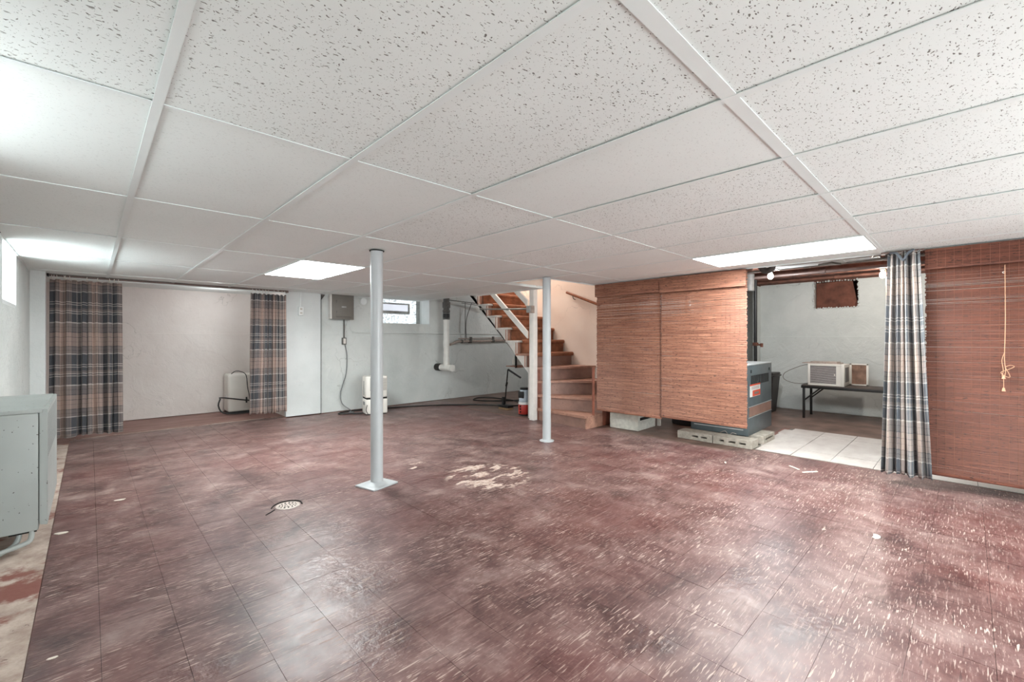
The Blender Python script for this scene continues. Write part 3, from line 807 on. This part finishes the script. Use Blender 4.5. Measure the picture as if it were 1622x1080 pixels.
# slim timber prop behind the joint of the two blinds
tag(MB().box(5.552, 5.588, 2.89, 2.93, 0, 2.11, .002).build('timber_prop', M['white_wood'], None, False), 'slim pale timber upright seen under the joint between the two light blinds', 'post')
# dangling rope ends left of the left blind
tag(MB().box(4.758, 4.774, 3.40, 3.43, .172, .80, .002).build('end_board', M['riser_red'], None, False), 'short red brown upright board between the lower steps and the light blind', 'board')

# ================================================================== STAIRS
st = thing('staircase', 'brown winding basement stairs with a carpeted upper flight', 'stairs', (4.66, 4.42, 0))
O = Vector((4.66, 4.42))
def loc(p): return (p[0]-O.x, p[1]-O.y)
P0 = (4.706, 4.42)
ends = [(4.66, 3.45), (5.02, 3.45), (5.715, 3.47), (5.715, 4.07), (5.715, 4.50)]
polys = [[P0, ends[0], (5.05, 3.45), (5.05, 4.3)], [P0, ends[1], (5.715, 3.45), (5.715, 3.55)], [P0, ends[2], (5.715, 4.15)], [P0, ends[3], (5.715, 4.55), (4.66, 4.55)]]
zs = [0, .17, .365, .565, .76]
def nose(a, b, off, ext=0):
    d = (Vector(b)-Vector(a)).normalized(); n = Vector((d.y, -d.x))   # to the right of a->b
    return [tuple(Vector(a)+(-n)*0), ]
for n_ in range(4):
    a = Vector(P0); b = Vector(ends[n_]); d = (b-a).normalized(); nr = Vector((d.y, -d.x))
    # front is to the right or left: front must face away from (5.3,4.6)
    if (Vector((5.5, 4.6))-a).dot(nr) > 0: nr = -nr
    z = zs[n_+1]
    pts = [tuple(a+nr*.03+(d*.10 if n_ == 0 else d*0)), tuple(b+nr*.03-(d*.0))]+[p for p in polys[n_][1:]]+[P0]
    pts = [loc(p) for p in pts]
    MB().prism(pts, z-.032, z).build('tread', M['tread'], st, False)
    r = MB()
    q = [a, b, b-nr*.02, a-nr*.02]
    r.prism([loc(p) for p in q], zs[n_]+.001, z-.033)
    r.build('riser', M['riser'], st, False)
    f = a+d*.10
    q = [a+nr*.004, f+nr*.004, f+nr*.001, a+nr*.001]
    MB().prism([loc(p) for p in q], zs[n_]+.002, z-.034).build('side_block', M['riser_red'], st, False)
MB().box(.0, .36, -.975, -.955, .0, .137).build('end_panel', M['tread'], st, False)
MB().box(.36, 1.05, -.975, -.965, .0, .73).build('end_panel', M['riser_red'], st, False)
RY = [4.53, 4.72, 4.94, 5.175, 5.395, 5.62, 5.85, 6.08]
TZ = [.957, 1.153, 1.352, 1.550, 1.747, 1.944, 2.14, 2.337]
for k, (y, z) in enumerate(zip(RY, TZ)):
    zp = .76 if k == 0 else TZ[k-1]; yn = RY[k+1] if k < 7 else y+.9
    MB().box(.0 if k == 0 else -.01, 1.055, y-4.42, y-4.42+.018, zp, z-.03).build('riser', M['riser' if k == 0 else 'tread'], st, False)
    MB().box(-.035, 1.055, y-4.42-.028, yn-4.42+.018, z-.03, z, .006).build('tread', M['stringer' if k else 'tread'], st)
    # carpet runner over nosing and down the riser
    cx0, cx1 = (.06, 1.045)
    m = MB(); pr = [(y-.036, z-.006), (y-.045, z-.018), (y-.040, z-.032), (y-.015, z-.042), (y-.014, zp+.012)] if k else [(y-.036, z-.006), (y-.045, z-.018), (y-.040, z-.034), (y-.03, z-.036)]
    outer = [(yn-.02, z+.012), (y-.030, z+.013), (y-.046, z+.004), (y-.054, z-.018), (y-.046, z-.040), (y-.026, z-.052), (y-.024, zp+.012)] if k else [(yn-.02, z+.012), (y-.030, z+.013), (y-.046, z+.004), (y-.054, z-.018), (y-.046, z-.045), (y-.03, z-.048)]
    inner = [(yn-.02, z+.001)]+[(y-.028, z+.0012)]+pr
    pl = [(a-4.42, b) for a, b in outer+inner[::-1]]
    m.prism(pl, cx0, cx1, YZ); m.build('carpet_runner', M['carpet'], st)
# sawtooth stringer on the open side
saw = [(4.45, .66), (4.45, .76), (4.50, .76)]
zc = .76
for y, z in zip(RY, TZ):
    saw += [(y-.002, zc-.0), (y-.002, z-.031)]; zc = z-.031
saw += [(6.6, TZ[-1]-.031), (6.6, 2.62)] if False else [(6.75, TZ[-1]-.031)]
saw += [(5.80, 1.95), (4.5, .705)]
sw = []
for p in saw:
    q = (p[0]-4.42, p[1])
    if not sw or (abs(sw[-1][0]-q[0])+abs(sw[-1][1]-q[1])) > 1e-4: sw.append(q)
MB().prism(sw, -.03, -.006, YZ).build('stringer', M['stringer'], st, False)
for k in range(0, 7):   # vertical riser ends trimmed in brown on the sawtooth
    y = RY[k]; zp = .76 if k == 0 else TZ[k-1]
    MB().box(-.034, -.030, y-4.42-.002, y-4.42+.016, zp+.001, TZ[k]-.03).build('riser_end', M['tread'], st, False)
# winder underside box on the post side
MB().box(.04, .055, .015, .12, .0, .72).build('side_panel', M['stringer'], st, False)
# sloping guard boards
def slope_board(ya, za, yb, zb, x, wd=.045, hh=.06):
    m = MB(); v0 = (ya-4.42, za); v1 = (yb-4.42, zb)
    m.prism([(v0[0], v0[1]-hh/2), (v1[0], v1[1]-hh/2), (v1[0], v1[1]+hh/2), (v0[0], v0[1]+hh/2)], x, x+wd, YZ)
    return m
slope_board(4.47, 1.235, 5.36, 1.99, -.055, .03, .10).build('guard_board', M['white_wood'], st, False)
slope_board(4.47, 1.70, 4.90, 2.06, -.055, .03, .10).build('guard_board', M['white_wood'], st, False)
# square newel post
npost = tag(MB().box(4.610, 4.694, 4.345, 4.430, 0, 2.30, .004).build('newel_post', M['white_wood'], None), 'square white wooden post at the corner of the stairs', 'post')
# junction box and conduit on the newel post
jb = thing('junction_box', 'grey steel junction box on the square stair post with conduit', 'electrical box', (4.566, 4.388, 1.60))
MB().box(-.012, .042, -.05, .05, -.045, .055, .004).build('box', M['galv'], jb)
MB().box(-.02, .04, -.068, -.042, -.052, .055, .002).build('cover', M['copper'], jb)
MB().cyl((.0, .05, .01), (-.0, 1.10, .06), .011, n=12).build('conduit', M['conduit'], jb)
MB().cyl((.0, .44, .026), (-.0, .47, .028), .018, n=12).build('coupling', M['conduit'], jb)
MB().cyl((.0, 1.05, .058), (0, 1.10, .06), .017, n=12).build('end_fitting', M['conduit'], jb)
# wall handrail
hr = thing('handrail', 'brown wooden handrail on the cream stair wall', 'handrail', (5.66, 4.0, 1.7))
MB().cyl((0, .59, .245), (0, -.06, -.002), .021, n=16, bev=.004).build('rail', M['rail'], hr)
MB().tube([(.0, .46, .172), (.01, .45, .13), (.055, .45, .12)], .006).build('bracket', M['blackmetal'], hr)

# ================================================================== CINDER BLOCKS
def cinder(name, loc_, rz, dims, slots, label, mat, group=None):
    """dims (along, depth, height); slots: list of (a0,a1) dark recesses cut through the front face"""
    L_, D_, Hh = dims
    b = thing(name, label, 'concrete block', loc_, rz, group)
    m = MB()
    ed = sorted(slots); z0, z1 = Hh*.36, Hh*.64; z0, z1 = Hh*.40, Hh*.62
    m.box(0, D_, 0, L_, 0, z0, .003, 1); m.box(0, D_, 0, L_, z1, Hh, .003, 1)
    prev = 0
    for a, c in ed+[(L_, L_)]:
        if a-prev > .001: m.box(0.0, D_, prev, a, z0-.003, z1+.003)
        prev = c
    m.build('body', mat, b, False)
    if slots: MB().box(D_*.6, D_*.62, .01, L_-.01, z0, z1).build('core', M['dark'], b, False)
    return b
cinder('cinder_block', (5.06, 2.005, 0), 0, (.405, .20, .088), [(.06, .13), (.16, .235)], 'grey cement block under the boiler, left of the front two', M['block'])
cinder('cinder_block', (5.06, 1.592, 0), 0, (.405, .20, .088), [(.06, .13), (.165, .24), (.285, .335)], 'grey cement block under the boiler, right of the front two', M['block'])
cinder('cinder_block', (5.80, 1.58, 0), PI/2, (.405, .20, .088), [(.06, .33)], 'grey cement block sticking out behind the boiler corner', M['block'])
cinder('cinder_block', (5.86, 2.0, 0), 0, (.40, .20, .088), [], 'grey cement block hidden under the back of the boiler', M['block'])
wb = cinder('concrete_block', (5.03, 2.915, 0), .03, (.41, .47, .195), [], 'whitewashed concrete block on the floor under the left light blind', M['block_white'])
MB().box(.05, .42, -.006, .001, .13, .165, .002).build('hollow', M['dark'], wb, False)

# ================================================================== BOILER
bo = thing('boiler', 'blue grey steel boiler standing on cement blocks behind the blind', 'boiler', (5.28, 1.70, .089), .02)
MB().box(.0, .90, .0, .64, .0, .785, .004).build('casing', M['boiler'], bo)
MB().box(-.003, .904, -.004, .644, .786, .80, .003).build('top_panel', M['boiler_top'], bo)
m = MB()
for k in range(12):
    x = .10+k*.0575; m.box(x, x+.030, -.004, .004, .565, .67)
m.build('vent_slot', M['dark'], bo, False)
for x in (.10, .80): MB().box(x-.014, x+.014, -.004, .004, .70, .735, .001).build('screw_slot', M['dark'], bo, False)
MB().box(.01, .89, -.006, .001, .32, .325).box(.01, .89, -.006, .001, .20, .204).build('seam', M['boiler_top'], bo, False)
MB().box(.03, .87, -.003, .001, .21, .315).build('lower_band', M['riser'], bo, False)
stk = MB().box(.06, .42, -.005, .001, .43, .565).build('sticker', M['label_white'], bo, False)
MB().box(.14, .42, -.0062, .001, .435, .50).box(.06, .42, -.0062, .001, .555, .572).build('sticker_band', M['label_red'], stk, False)
m = MB()
for k in range(3): m.box(.10, .38, -.0062, .001, .515+k*.012, .519+k*.012)
m.box(.20, .36, -.0072, .001, .455, .480)
m.build('sticker_text', M['greymetal'], stk, False)
MB().tube([(.62, .25, .80), (.62, .25, 1.25)], .015).cyl((.62, .25, .82), (.62, .25, .86), .024).build('pipe_stub', M['blackmetal'], bo)
MB().box(-.004, .0, .05, .60, .06, .07).build('door_seam', M['boiler_top'], bo, False)
MB().tube([(-.005, .3, .0), (-.012, .24, .03), (-.012, .2, -.01), (-.012, .16, .02), (-.005, .12, .01)], .003, 6).build('wire', M['copper'], bo)
# vertical water pipe at the back corner
vp = thing('water_pipe', 'dark vertical pipe rising behind the boiler to the joists', 'pipe', (7.6, 2.34, 0))
MB().cyl((0, 0, .55), (0, 0, 2.11), .026, n=14).build('pipe', M['blackmetal'], vp)
MB().cyl((0, 0, 1.07), (0, 0, 1.12), .042, n=14).cyl((0, 0, 1.095), (.0, -.09, 1.08), .014).cyl((0, -.09, 1.05), (0, -.09, 1.11), .02).build('valve', M['rust'], vp)
MB().box(-.02, .02, -.02, .02, 0, .55).build('pipe_foot', M['blackmetal'], vp)
# dark water heater behind the left blinds
wh = thing('water_heater', 'dark round water heater seen beneath the light blinds', 'water heater', (5.62, 2.66, 0)) if False else thing('water_heater', 'dark round water heater seen beneath the light blinds', 'water heater', (6.0, 2.72, 0))
MB().lathe([(.19, .0), (.20, .02), (.20, 1.18), (.19, 1.22), (.05, 1.25)], n=36).build('tank', M['water_heater'], wh)
MB().cyl((.03, 0, 1.24), (.03, 0, 2.1), .045, n=16).build('flue', M['galv'], wh)

# trash bin
tb = thing('trash_bin', 'dark tapered trash bin with a lid beside the boiler', 'bin', (7.98, 2.36, 0))
m = MB(); m.prism([(-.14, -.17), (.14, -.17), (.14, .17), (-.14, .17)], 0, .58)
me = m.b
for v in me.verts:
    f = 1+.28*(v.co.z/.58); v.co.x *= f; v.co.y *= f
m.build('body', M['darkplastic'], tb, False)
MB().box(-.20, .20, -.235, .235, .575, .60, .008).prism([(-.20, -.22), (.20, -.22), (.15, .2), (-.15, .2)], .60, .635, None, .008).build('lid', M['darkplastic'], tb)

# ================================================================== BENCH AND AIR CONDITIONER
be = thing('bench', 'low black metal bench against the utility room wall', 'bench', (7.70, 1.74, 0))
L_ = 1.42
MB().box(0, .46, -L_, 0, .478, .495, .003).build('seat', M['bench'], be)
MB().box(-.004, .012, -L_, .004, .445, .480, .002).box(.448, .464, -L_, .004, .445, .48, .002).box(0, .46, -.012, .004, .445, .48, .002).build('frame', M['blackmetal'], be)
for (x, y) in ((.012, -.03), (.45, -.03), (.012, -L_+.03), (.45, -L_+.03)):
    MB().box(x-.015, x+.015, y-.015, y+.015, 0, .446, .003).build('leg', M['blackmetal'], be)
for y, s in ((-.03, -1), (-L_+.03, 1)):
    for x in (.012, .45):
        MB().cyl((x, y, .26), (x, y+s*.20, .45), .010, n=8).build('brace', M['blackmetal'], be)
ac = thing('air_conditioner', 'white window air conditioner resting on the bench', 'air conditioner', (7.705, 1.66, .4955), -.0)
MB().box(.012, .40, -.44, 0, 0, .315, .008).build('casing', M['plastic'], ac)
fr = MB(); fr.box(0, .014, -.44, -.40, 0, .318, .004).box(0, .014, -.03, 0, 0, .318, .004).box(0, .014, -.40, -.03, .285, .318, .004).box(0, .014, -.40, -.03, 0, .03, .004)
fr.box(0, .014, -.40, -.345, .03, .285)
fr.build('face_frame', M['plastic'], ac)
MB().box(.008, .013, -.40, -.03, .03, .285).build('coil', M['dark'], ac, False)
for k in range(17):
    z = .036+k*.0145
    MB().box(.0, .008, -.345, -.03, z, z+.0065).build('louvre', M['louvre'], ac, False)
MB().box(-.001, .003, -.335, -.32, .15, .175, .001).build('badge', M['plastic'], ac, False)
MB().box(.06, .30, -.446, -.44, .06, .27, .002).build('side_vent', M['plastic_grey'], ac, False)
pf = MB(); pf.box(.395, .415, -.66, -.44, 0, .02, .002).box(.395, .415, -.66, -.44, .30, .32, .002).box(.395, .415, -.66, -.635, 0, .32, .002).box(.395, .415, -.465, -.44, 0, .32, .002)
pf.build('side_frame', M['plastic'], ac)
ap = MB()
for k in range(12):
    y = -.635+k*.0142; ap.box(.400+(.006 if k % 2 else 0), .409+(.006 if k % 2 else 0), y, y+.0142, .02, .30)
ap.build('accordion_panel', M['joist_pale'], ac, False)
MB().tube([(.15, .0, .30), (.12, .12, .27), (.10, .32, .16), (.12, .34, .06), (.15, .20, -.0), (.16, .02, .01)], .005, 8).build('power_cord', M['greymetal'], ac)
tray = tag(MB().box(7.74, 8.02, 1.28, 1.74, .8125, .826, .003).box(7.76, 8.0, 1.31, 1.64, .8265, .844, .003).build('metal_strip', M['copper'], None), 'flat pale metal pieces lying on top of the air conditioner', 'metal strips')

# ================================================================== BULBS, DUCT AND PIPES
def bulb(x, y, label, mat, cord):
    b = thing('bulb_holder', label, 'lamp', (x, y, 2.108))
    MB().lathe([(.028, -.052), (.030, -.03), (.055, -.012), (.058, 0)], n=20).build('socket', M['plastic'], b)
    MB().lathe([(.012, -.052), (.014, -.066), (.030, -.095), (.0335, -.118), (.027, -.14), (.012, -.152), (.004, -.154)], n=20).build('bulb', mat, b)
    if cord: MB().tube([(-.0, -.03, -.04), (0, -.035, -.3), (0, -.035, -.84)], .0025, 6).build('pull_chain', M['cord'], b)
bulb(6.40, 1.79, 'bare lit bulb with a cold white glow near the duct', M['bulb'], False)
bulb(7.30, .76, 'bare lit bulb with a pull chain and warm glow beside the faded curtain', M['bulb_warm'], True)
for o in bpy.data.objects:
    if o.name.startswith('bulb_light'): o.location.z = 1.90
du = thing('air_duct', 'pale sheet metal duct between the joists of the utility room', 'duct', (6.04, .2, 1.985))
MB().box(-.13, .13, .75, 1.42, .05, .11, .004).box(-.13, .13, 1.42, 1.44, .04, .115).prism([(-.13, .75), (.13, .75), (.05, .45), (-.05, .45)], .055, .10).build('duct', M['white'], du)
MB().prism([(-.1, .85), (.1, .80), (.0, 1.0)], .030, .049).build('flap', M['greymetal'], du, False)
fl = thing('flue_pipe', 'dark stubby flue elbow hanging beside the left bulb', 'pipe', (5.55, 1.55, 1.9))
MB().tube([(0, .12, .39), (0, .10, .10), (0, .02, .05), (0, -.03, .12), (0, -.05, .39)], .035, 14).build('elbow', M['castiron'], fl)
for k, (x, z, r, mt, lab) in enumerate(((6.15, 2.04, .016, 'conduit', 'thin grey pipe below the joists, nearest the duct'), (6.95, 2.06, .020, 'rod', 'brown pipe under the middle joists of the utility room'), (7.86, 2.085, .022, 'joist', 'rusty pipe under the joists near the utility wall'))):
    t_ = thing('ceiling_pipe', lab, 'pipe', (x, 0, z))
    MB().cyl((0, -2.0, 0), (0, 3.0, 0), r, n=12).build('pipe', M[mt], t_)
    MB().cyl((0, 1.3, 0), (0, 1.36, 0), r*1.4, n=12).box(-.006, .006, .6, .62, 0, 2.12-z).build('strap', M[mt], t_)
tag(MB().cyl((5.2, .45, 2.11), (5.80, .70, 2.02), .011, n=10).build('bracing_rod', M['copper'], None), 'thin pale rod slanting under the first joists', 'rod')
pc = thing('drain_pipe', 'dark drain stack with elbow at the left corner of the utility ceiling', 'pipe', (6.9, 2.2, 1.95))
MB().cyl((0, .0, -.08), (0, 0, .16), .06, n=20).cyl((0, 0, .02), (.0, 1.0, .06), .045, n=18).cyl((0, 0, -.05), (0, 1.0, -.02), .022, n=12).build('pipe', M['castiron'], pc)

# ================================================================== BACK WALL EQUIPMENT
ep = thing('breaker_panel', 'grey steel breaker panel high on the back wall', 'electrical panel', (2.79, 7.122, 1.50))
MB().box(0, .33, -.10, 0, 0, .41, .003).build('box', M['greymetal'], ep)
MB().box(-.015, .345, -.110, -.100, -.008, .40, .003).build('cover', M['greymetal'], ep)
epd = MB().box(.05, .30, -.116, -.110, .05, .345, .003).build('door', M['greymetal'], ep)
MB().box(.14, .215, -.119, -.116, .185, .205, .001).build('name_plate', M['galv'], epd)
for z in (.09, .26): MB().box(.055, .062, -.118, -.115, z, z+.04).build('hinge', M['castiron'], epd)
MB().box(.05, .30, -.118, -.113, .03, .037, .001).build('door_lip', M['castiron'], ep)
MB().box(-.03, 0, -.1, 0, .0, .43, .001).build('backing_board', M['white_wood'], ep)
eo = thing('outlet_box', 'grey conduit and metal outlet box below the breaker panel', 'outlet', (3.005, 7.116, 1.14))
MB().cyl((0, -.02, .06), (0, -.02, .352), .012, n=12).build('conduit', M['castiron'], eo)
MB().box(-.034, .034, -.045, 0, -.055, .06, .008).build('box', M['castiron'], eo)
MB().box(-.02, .02, -.049, -.045, -.04, .045, .003).build('face', M['plastic'], eo)
cab = tag(MB().tube([(3.01, 7.08, 1.10), (3.055, 7.10, .9), (3.04, 7.10, .6), (2.95, 7.09, .32), (2.94, 7.02, .14), (3.03, 6.90, .03), (2.98, 6.84, .012), (3.02, 6.76, .02)], .008, 8, 5).build('power_cable', M['plastic_grey'], None), 'grey cable hanging from the outlet to the dehumidifier', 'cable')
wc = tag(MB().tube([(3.11, 7.112, 1.50), (3.11, 7.112, 1.40), (3.13, 7.112, 1.33), (3.19, 7.112, 1.29), (3.30, 7.112, 1.282), (4.8, 7.112, 1.282), (7.9, 7.112, 1.285)], .010, 8, 5).build('wall_cable', M['wall_rough'], None), 'painted cable curving from the breaker panel along the back wall', 'cable')
vc = thing('round_vent', 'small white round cap on the back wall by the panel', 'vent cover', (3.345, 7.129, 1.815))
MB().lathe([(.075, 0), (.075, .008), (.068, .012)], (0, 0, 0), 28, (0, -1, 0)).build('plate', M['wall_rough'], vc)
MB().lathe([(.060, .012), (.060, .024), (.052, .030), (.01, .031)], (0, 0, 0), 28, (0, -1, 0)).build('cap', M['white'], vc)
so = thing('wall_outlet', 'white surface outlet and conduit on the panel beside the curtain', 'outlet', (2.315, 7.06, 1.60))
MB().cyl((0, -.012, .06), (0, -.012, .285), .008, n=10).build('conduit', M['white'], so)
sb = MB().box(-.036, .036, -.04, 0, -.065, .065, .006).build('box', M['white'], so)
for z in (-.03, .03): MB().box(-.018, .018, -.043, -.040, z-.016, z+.016, .003).build('socket', M['plastic'], sb)
for z in (-.03, .03): MB().box(-.010, -.004, -.0445, -.0425, z-.006, z+.008).box(.004, .010, -.0445, -.0425, z-.006, z+.008).build('slot', M['dark'], sb)
tag(MB().prism([(2.645, 1.80), (2.70, 1.88), (2.645, 1.88)], 7.09, 7.122, XZ).build('steel_bracket', M['castiron'], None), 'small dark steel angle bracket at the ceiling left of the breaker panel', 'bracket')
structure(MB().box(2.6205, 2.636, 7.085, 7.117, 0, 1.80).build('gap_shade', M['dark'], None))  # dark strip standing in for the shaded crack beside the stub panel

# PVC cleanout
pv = thing('pvc_stack', 'white plastic drain stack with a tee cleanout on the back wall', 'pipe', (4.83, 6.80, 0))
MB().cyl((0, 0, .67), (0, 0, 1.55), .053, n=28).build('pipe', M['pvc'], pv)
for z in (1.0, .70): MB().cyl((0, 0, z), (0, 0, z+.145), .058, n=28, bev=.003).build('coupling', M['pvc'], pv)
MB().cyl((0, .17, .64), (0, -.17, .64), .060, n=28, bev=.004).build('tee', M['pvc'], pv)
MB().cyl((0, -.17, .64), (0, -.195, .64), .064, n=28, bev=.006).build('cleanout_cap', M['pvc'], pv)
MB().cyl((0, .17, .64), (0, .325, .64), .068, n=28, bev=.004).torus((0, .22, .64), .069, .004, (0, 1, 0), 24).build('wall_coupling', M['black'], pv)
MB().cyl((0, 0, 1.545), (0, 0, 1.68), .066, n=28, bev=.004).build('rubber_coupling', M['black'], pv)
MB().torus((0, 0, 1.565), .0665, .004, n=24).torus((0, 0, 1.66), .0665, .004, n=24).build('clamp', M['galv'], pv)
MB().cyl((0, 0, 1.68), (0, 0, 2.1), .058, n=28).cyl((0, 0, 1.76), (0, 0, 1.87), .074, n=28, bev=.006).cyl((0, 0, 1.68), (0, 0, 1.72), .07, n=28, bev=.004).build('iron_stack', M['castiron'], pv)
hp = thing('wall_pipe', 'pale horizontal pipe along the back wall behind the stairs', 'pipe', (5.0, 7.05, 1.13))
MB().tube([(-.05, -.20, -.06), (.08, -.12, -.04), (.25, 0, -.01), (.34, 0, 0)], .024, 12).cyl((.33, 0, 0), (2.3, 0, .03), .024, n=14).build('pipe', M['copper'], hp)
MB().cyl((.3, 0, .055), (2.3, 0, .085), .010, n=10).build('thin_pipe', M['copper'], hp)
MB().cyl((.36, 0, 0), (.40, 0, 0), .034, n=14).cyl((.56, 0, 0), (.62, 0, .0), .036, n=14).cyl((1.18, 0, .01), (1.24, 0, .01), .036, n=14).box(.58, .62, -.04, -.0, .0, .09).box(1.19, 1.23, -.03, 0, 0, .1).build('fitting', M['castiron'], hp)
MB().cyl((.47, 0, .02), (.47, 0, .80), .008, n=8).build('riser_pipe', M['conduit'], hp)
MB().tube([(.50, 0, .05), (.47, -.03, .42), (.62, -.02, .78)], .007, 8).build('wire', M['castiron'], hp)
MB().cyl((.0, -.1, .80), (1.3, -.45, .70), .009, n=8).cyl((.3, -.1, .76), (1.35, -.45, .65), .007, n=8).build('ceiling_conduit', M['conduit'], hp)

# ================================================================== DEHUMIDIFIER
dh = thing('dehumidifier', 'white upright dehumidifier behind the nearer post', 'dehumidifier', (3.065, 6.43, 0), -.22)
MB().box(0, .335, 0, .25, .012, .245, .018, 3).build('bucket', M['plastic'], dh)
MB().box(-.002, .332, 0, .25, .262, .60, .022, 3).build('housing', M['plastic'], dh)
MB().box(.01, .325, .006, .24, .24, .265).build('seam', M['dark'], dh, False)
MB().box(.015, .32, .01, .24, .0, .016).build('base', M['black'], dh)
for k in range(12):
    z = .375+k*.0165
    MB().box(.06, .315, -.004, .004, z, z+.0075, .001).build('louvre', M['greymetal'], dh, False)
MB().box(-.006, .002, .11, .135, .30, .52, .001).build('level_slot', M['plastic_grey'], dh, False)
MB().box(-.006, .002, .07, .16, .15, .20, .001).build('label', M['plastic_grey'], dh, False)
MB().tube([(.02, -.006, .16), (.0, -.02, .08), (.03, -.04, .015)], .005, 8).build('cord', M['blackmetal'], dh)
ho = tag(MB().tube([(3.10, 6.60, .012), (2.93, 6.72, .012), (2.80, 6.78, .014), (2.86, 6.88, .013), (3.1, 6.93, .012), (3.45, 6.86, .012), (3.9, 6.72, .012), (4.4, 6.5, .012), (4.85, 6.15, .012), (5.1, 5.85, .012), (5.35, 5.5, .012), (5.6, 5.6, .012), (5.8, 6.0, .012), (5.75, 6.55, .012), (5.55, 6.75, .012), (5.3, 6.55, .012), (5.5, 6.2, .012), (5.95, 5.9, .012), (6.3, 5.6, .012)], .0115, 8, 6).build('garden_hose', M['black'], None), 'black hose running along the floor to the back wall', 'hose')

# ================================================================== TANK IN ALCOVE
ta = thing('cabinet_unit', 'white rounded cabinet unit half behind the right plaid curtain', 'appliance', (1.56, 8.03, 0), 0)
MB().box(0, .52, 0, .32, .025, .62, .035, 4).build('cabinet', M['plastic'], ta)
MB().box(.01, .51, .01, .31, 0, .03).build('base', M['black'], ta)
MB().box(-.004, .0, .10, .15, .24, .30, .002).build('valve_plate', M['white'], ta)
MB().tube([(.06, .08, .62), (.10, .02, .665), (.17, -.03, .66), (.24, -.04, .60), (.26, -.035, .42), (.29, -.03, .25), (.30, -.06, .03)], .006, 8).build('cord', M['blackmetal'], ta)
MB().tube([(-.12, -.01, .265), (-.04, -.02, .26), (.25, -.03, .20), (.45, -.035, .175)], .010, 8).cyl((.25, -.02, .16), (.25, -.02, .25), .012, n=8).build('hose_bar', M['black'], ta)
MB().tube([(-.10, .0, .25), (-.13, -.02, .15), (-.08, -.06, .04), (.08, -.10, .012), (.3, -.09, .012), (.5, -.06, .012)], .011, 8).build('drain_hose', M['black'], ta)

# ================================================================== UNDER THE STAIRS
br = thing('push_broom', 'black scrub broom leaning against the stair stringer', 'broom', (5.03, 5.40, 0))
MB().tube([(0, 0, .09), (-.06, -.10, .40), (-.14, -.22, .68)], .0105, 10).cyl((-.055, -.09, .40), (-.07, -.125, .46), .017, n=10).build('handle', M['blackmetal'], br)
MB().cyl((-.14, -.22, .685), (-.02, -.40, .55), .016, n=10).build('crook', M['blackmetal'], br)
MB().box(-.07, .07, -.14, .10, .035, .075, .008).box(-.02, .03, .02, .06, .07, .2, .006).build('head', M['blackmetal'], br)
m = MB()
for i in range(6):
    for j in range(11): m.cyl((-.055+i*.022, -.13+j*.022, .0), (-.055+i*.022, -.13+j*.022, .037), .007, n=5)
o = m.build('bristles', M['bristle'], br); o['kind'] = 'stuff'
pc_ = thing('paint_can', 'red and white labelled can on the floor behind the square stair post', 'can', (4.87, 4.78, 0))
MB().lathe([(.092, 0), (.095, .004), (.095, .19), (.090, .195), (.08, .195)], n=32).build('body', M['black'], pc_)
lw = MB().lathe([(.0955, .02), (.0962, .021), (.0962, .165), (.0955, .166)], n=32).build('label_wrap', M['red'], pc_)
MB().lathe([(.0970, .168), (.0970, .198), (.088, .203), (.01, .203)], n=32).build('lid', M['label_white'], pc_)
m = MB()
for k in range(3):
    a = PI*1.02; m.cyl((.0965*math.cos(a)*1.0, .0965*math.sin(a), .045+k*.042), (.098*math.cos(a), .098*math.sin(a), .070+k*.042), .012, n=6)
m.build('label_print', M['dark'], lw)
j2 = thing('plastic_container', 'pale blue container with a dark side stacked on the red can', 'container', (4.87, 4.78, .204))
MB().lathe([(.083, 0), (.088, .01), (.088, .05), (.080, .07), (.080, .17), (.066, .19)], n=28).build('body', M['paleblue'], j2)
MB().box(-.086, -.060, -.05, .06, .06, .165, .01).build('side_grip', M['black'], j2)
MB().lathe([(.070, .188), (.072, .192), (.072, .215), (.066, .22)], n=24).build('lid', M['blackmetal'], j2)
sh = thing('hanging_shelf', 'small wooden shelf hung under the stairs with a dark upright', 'shelf', (5.72, 5.95, .66))
MB().box(-.02, .42, -.12, .14, -.005, .012, .002).box(-.02, .42, -.13, -.115, -.02, .03, .002).build('board', M['tread'], sh)
MB().box(-.02, .01, -.13, -.10, -.02, .52, .002).build('upright', M['blackmetal'], sh)
bw = thing('plastic_bowl', 'pale rounded plastic container on the small shelf under the stairs', 'container', (5.90, 5.94, .6725))
MB().lathe([(.10, 0), (.13, .02), (.135, .10), (.10, .17), (.04, .20), (.01, .2)], n=28).build('body', M['plastic'], bw)

# ================================================================== CHIPS AND DEBRIS
def chip(x, y, s, lab, nm='tile_chip'):
    n = 8; rn = random.Random(int(x*1000+y*77))
    pts = [(s*rn.uniform(.55, 1.1)*math.cos(2*PI*k/n), s*.5*rn.uniform(.5, 1.1)*math.sin(2*PI*k/n)) for k in range(n)]
    o = MB().prism(pts, 0, .003).build(nm, M['chip'], None, False)
    o.location = (x, y, .0012); o.rotation_euler = (0, 0, rn.uniform(-.3, .6)); tag(o, lab, 'debris'); return o
chip(.159, 4.284, .042, 'cream flake on the floor tiles left of the drain')
chip(-.129, 3.796, .045, 'cream flake at the tile edge near the wall heater')
chip(-.098, 2.328, .018, 'tiny pale flake near the left bottom corner')
chip(3.362, .379, .045, 'pale curled flake in the right foreground floor')
chip(4.35, 1.60, .03, 'pale flake near the corner of the ceramic tiles')
def splinter(x, y, L2, a, lab):
    o = MB().box(-L2, L2, -.008, .008, 0, .006, .001).build('wood_splinter', M['chip'], None, False)
    o.location = (x, y, .0012); o.rotation_euler = (0, 0, a); tag(o, lab, 'debris')
splinter(4.571, .968, .075, -.6, 'pale splinter lying crosswise before the ceramic tiles')
splinter(4.62, 1.10, .06, .9, 'pale splinter pointing at the ceramic tile edge')
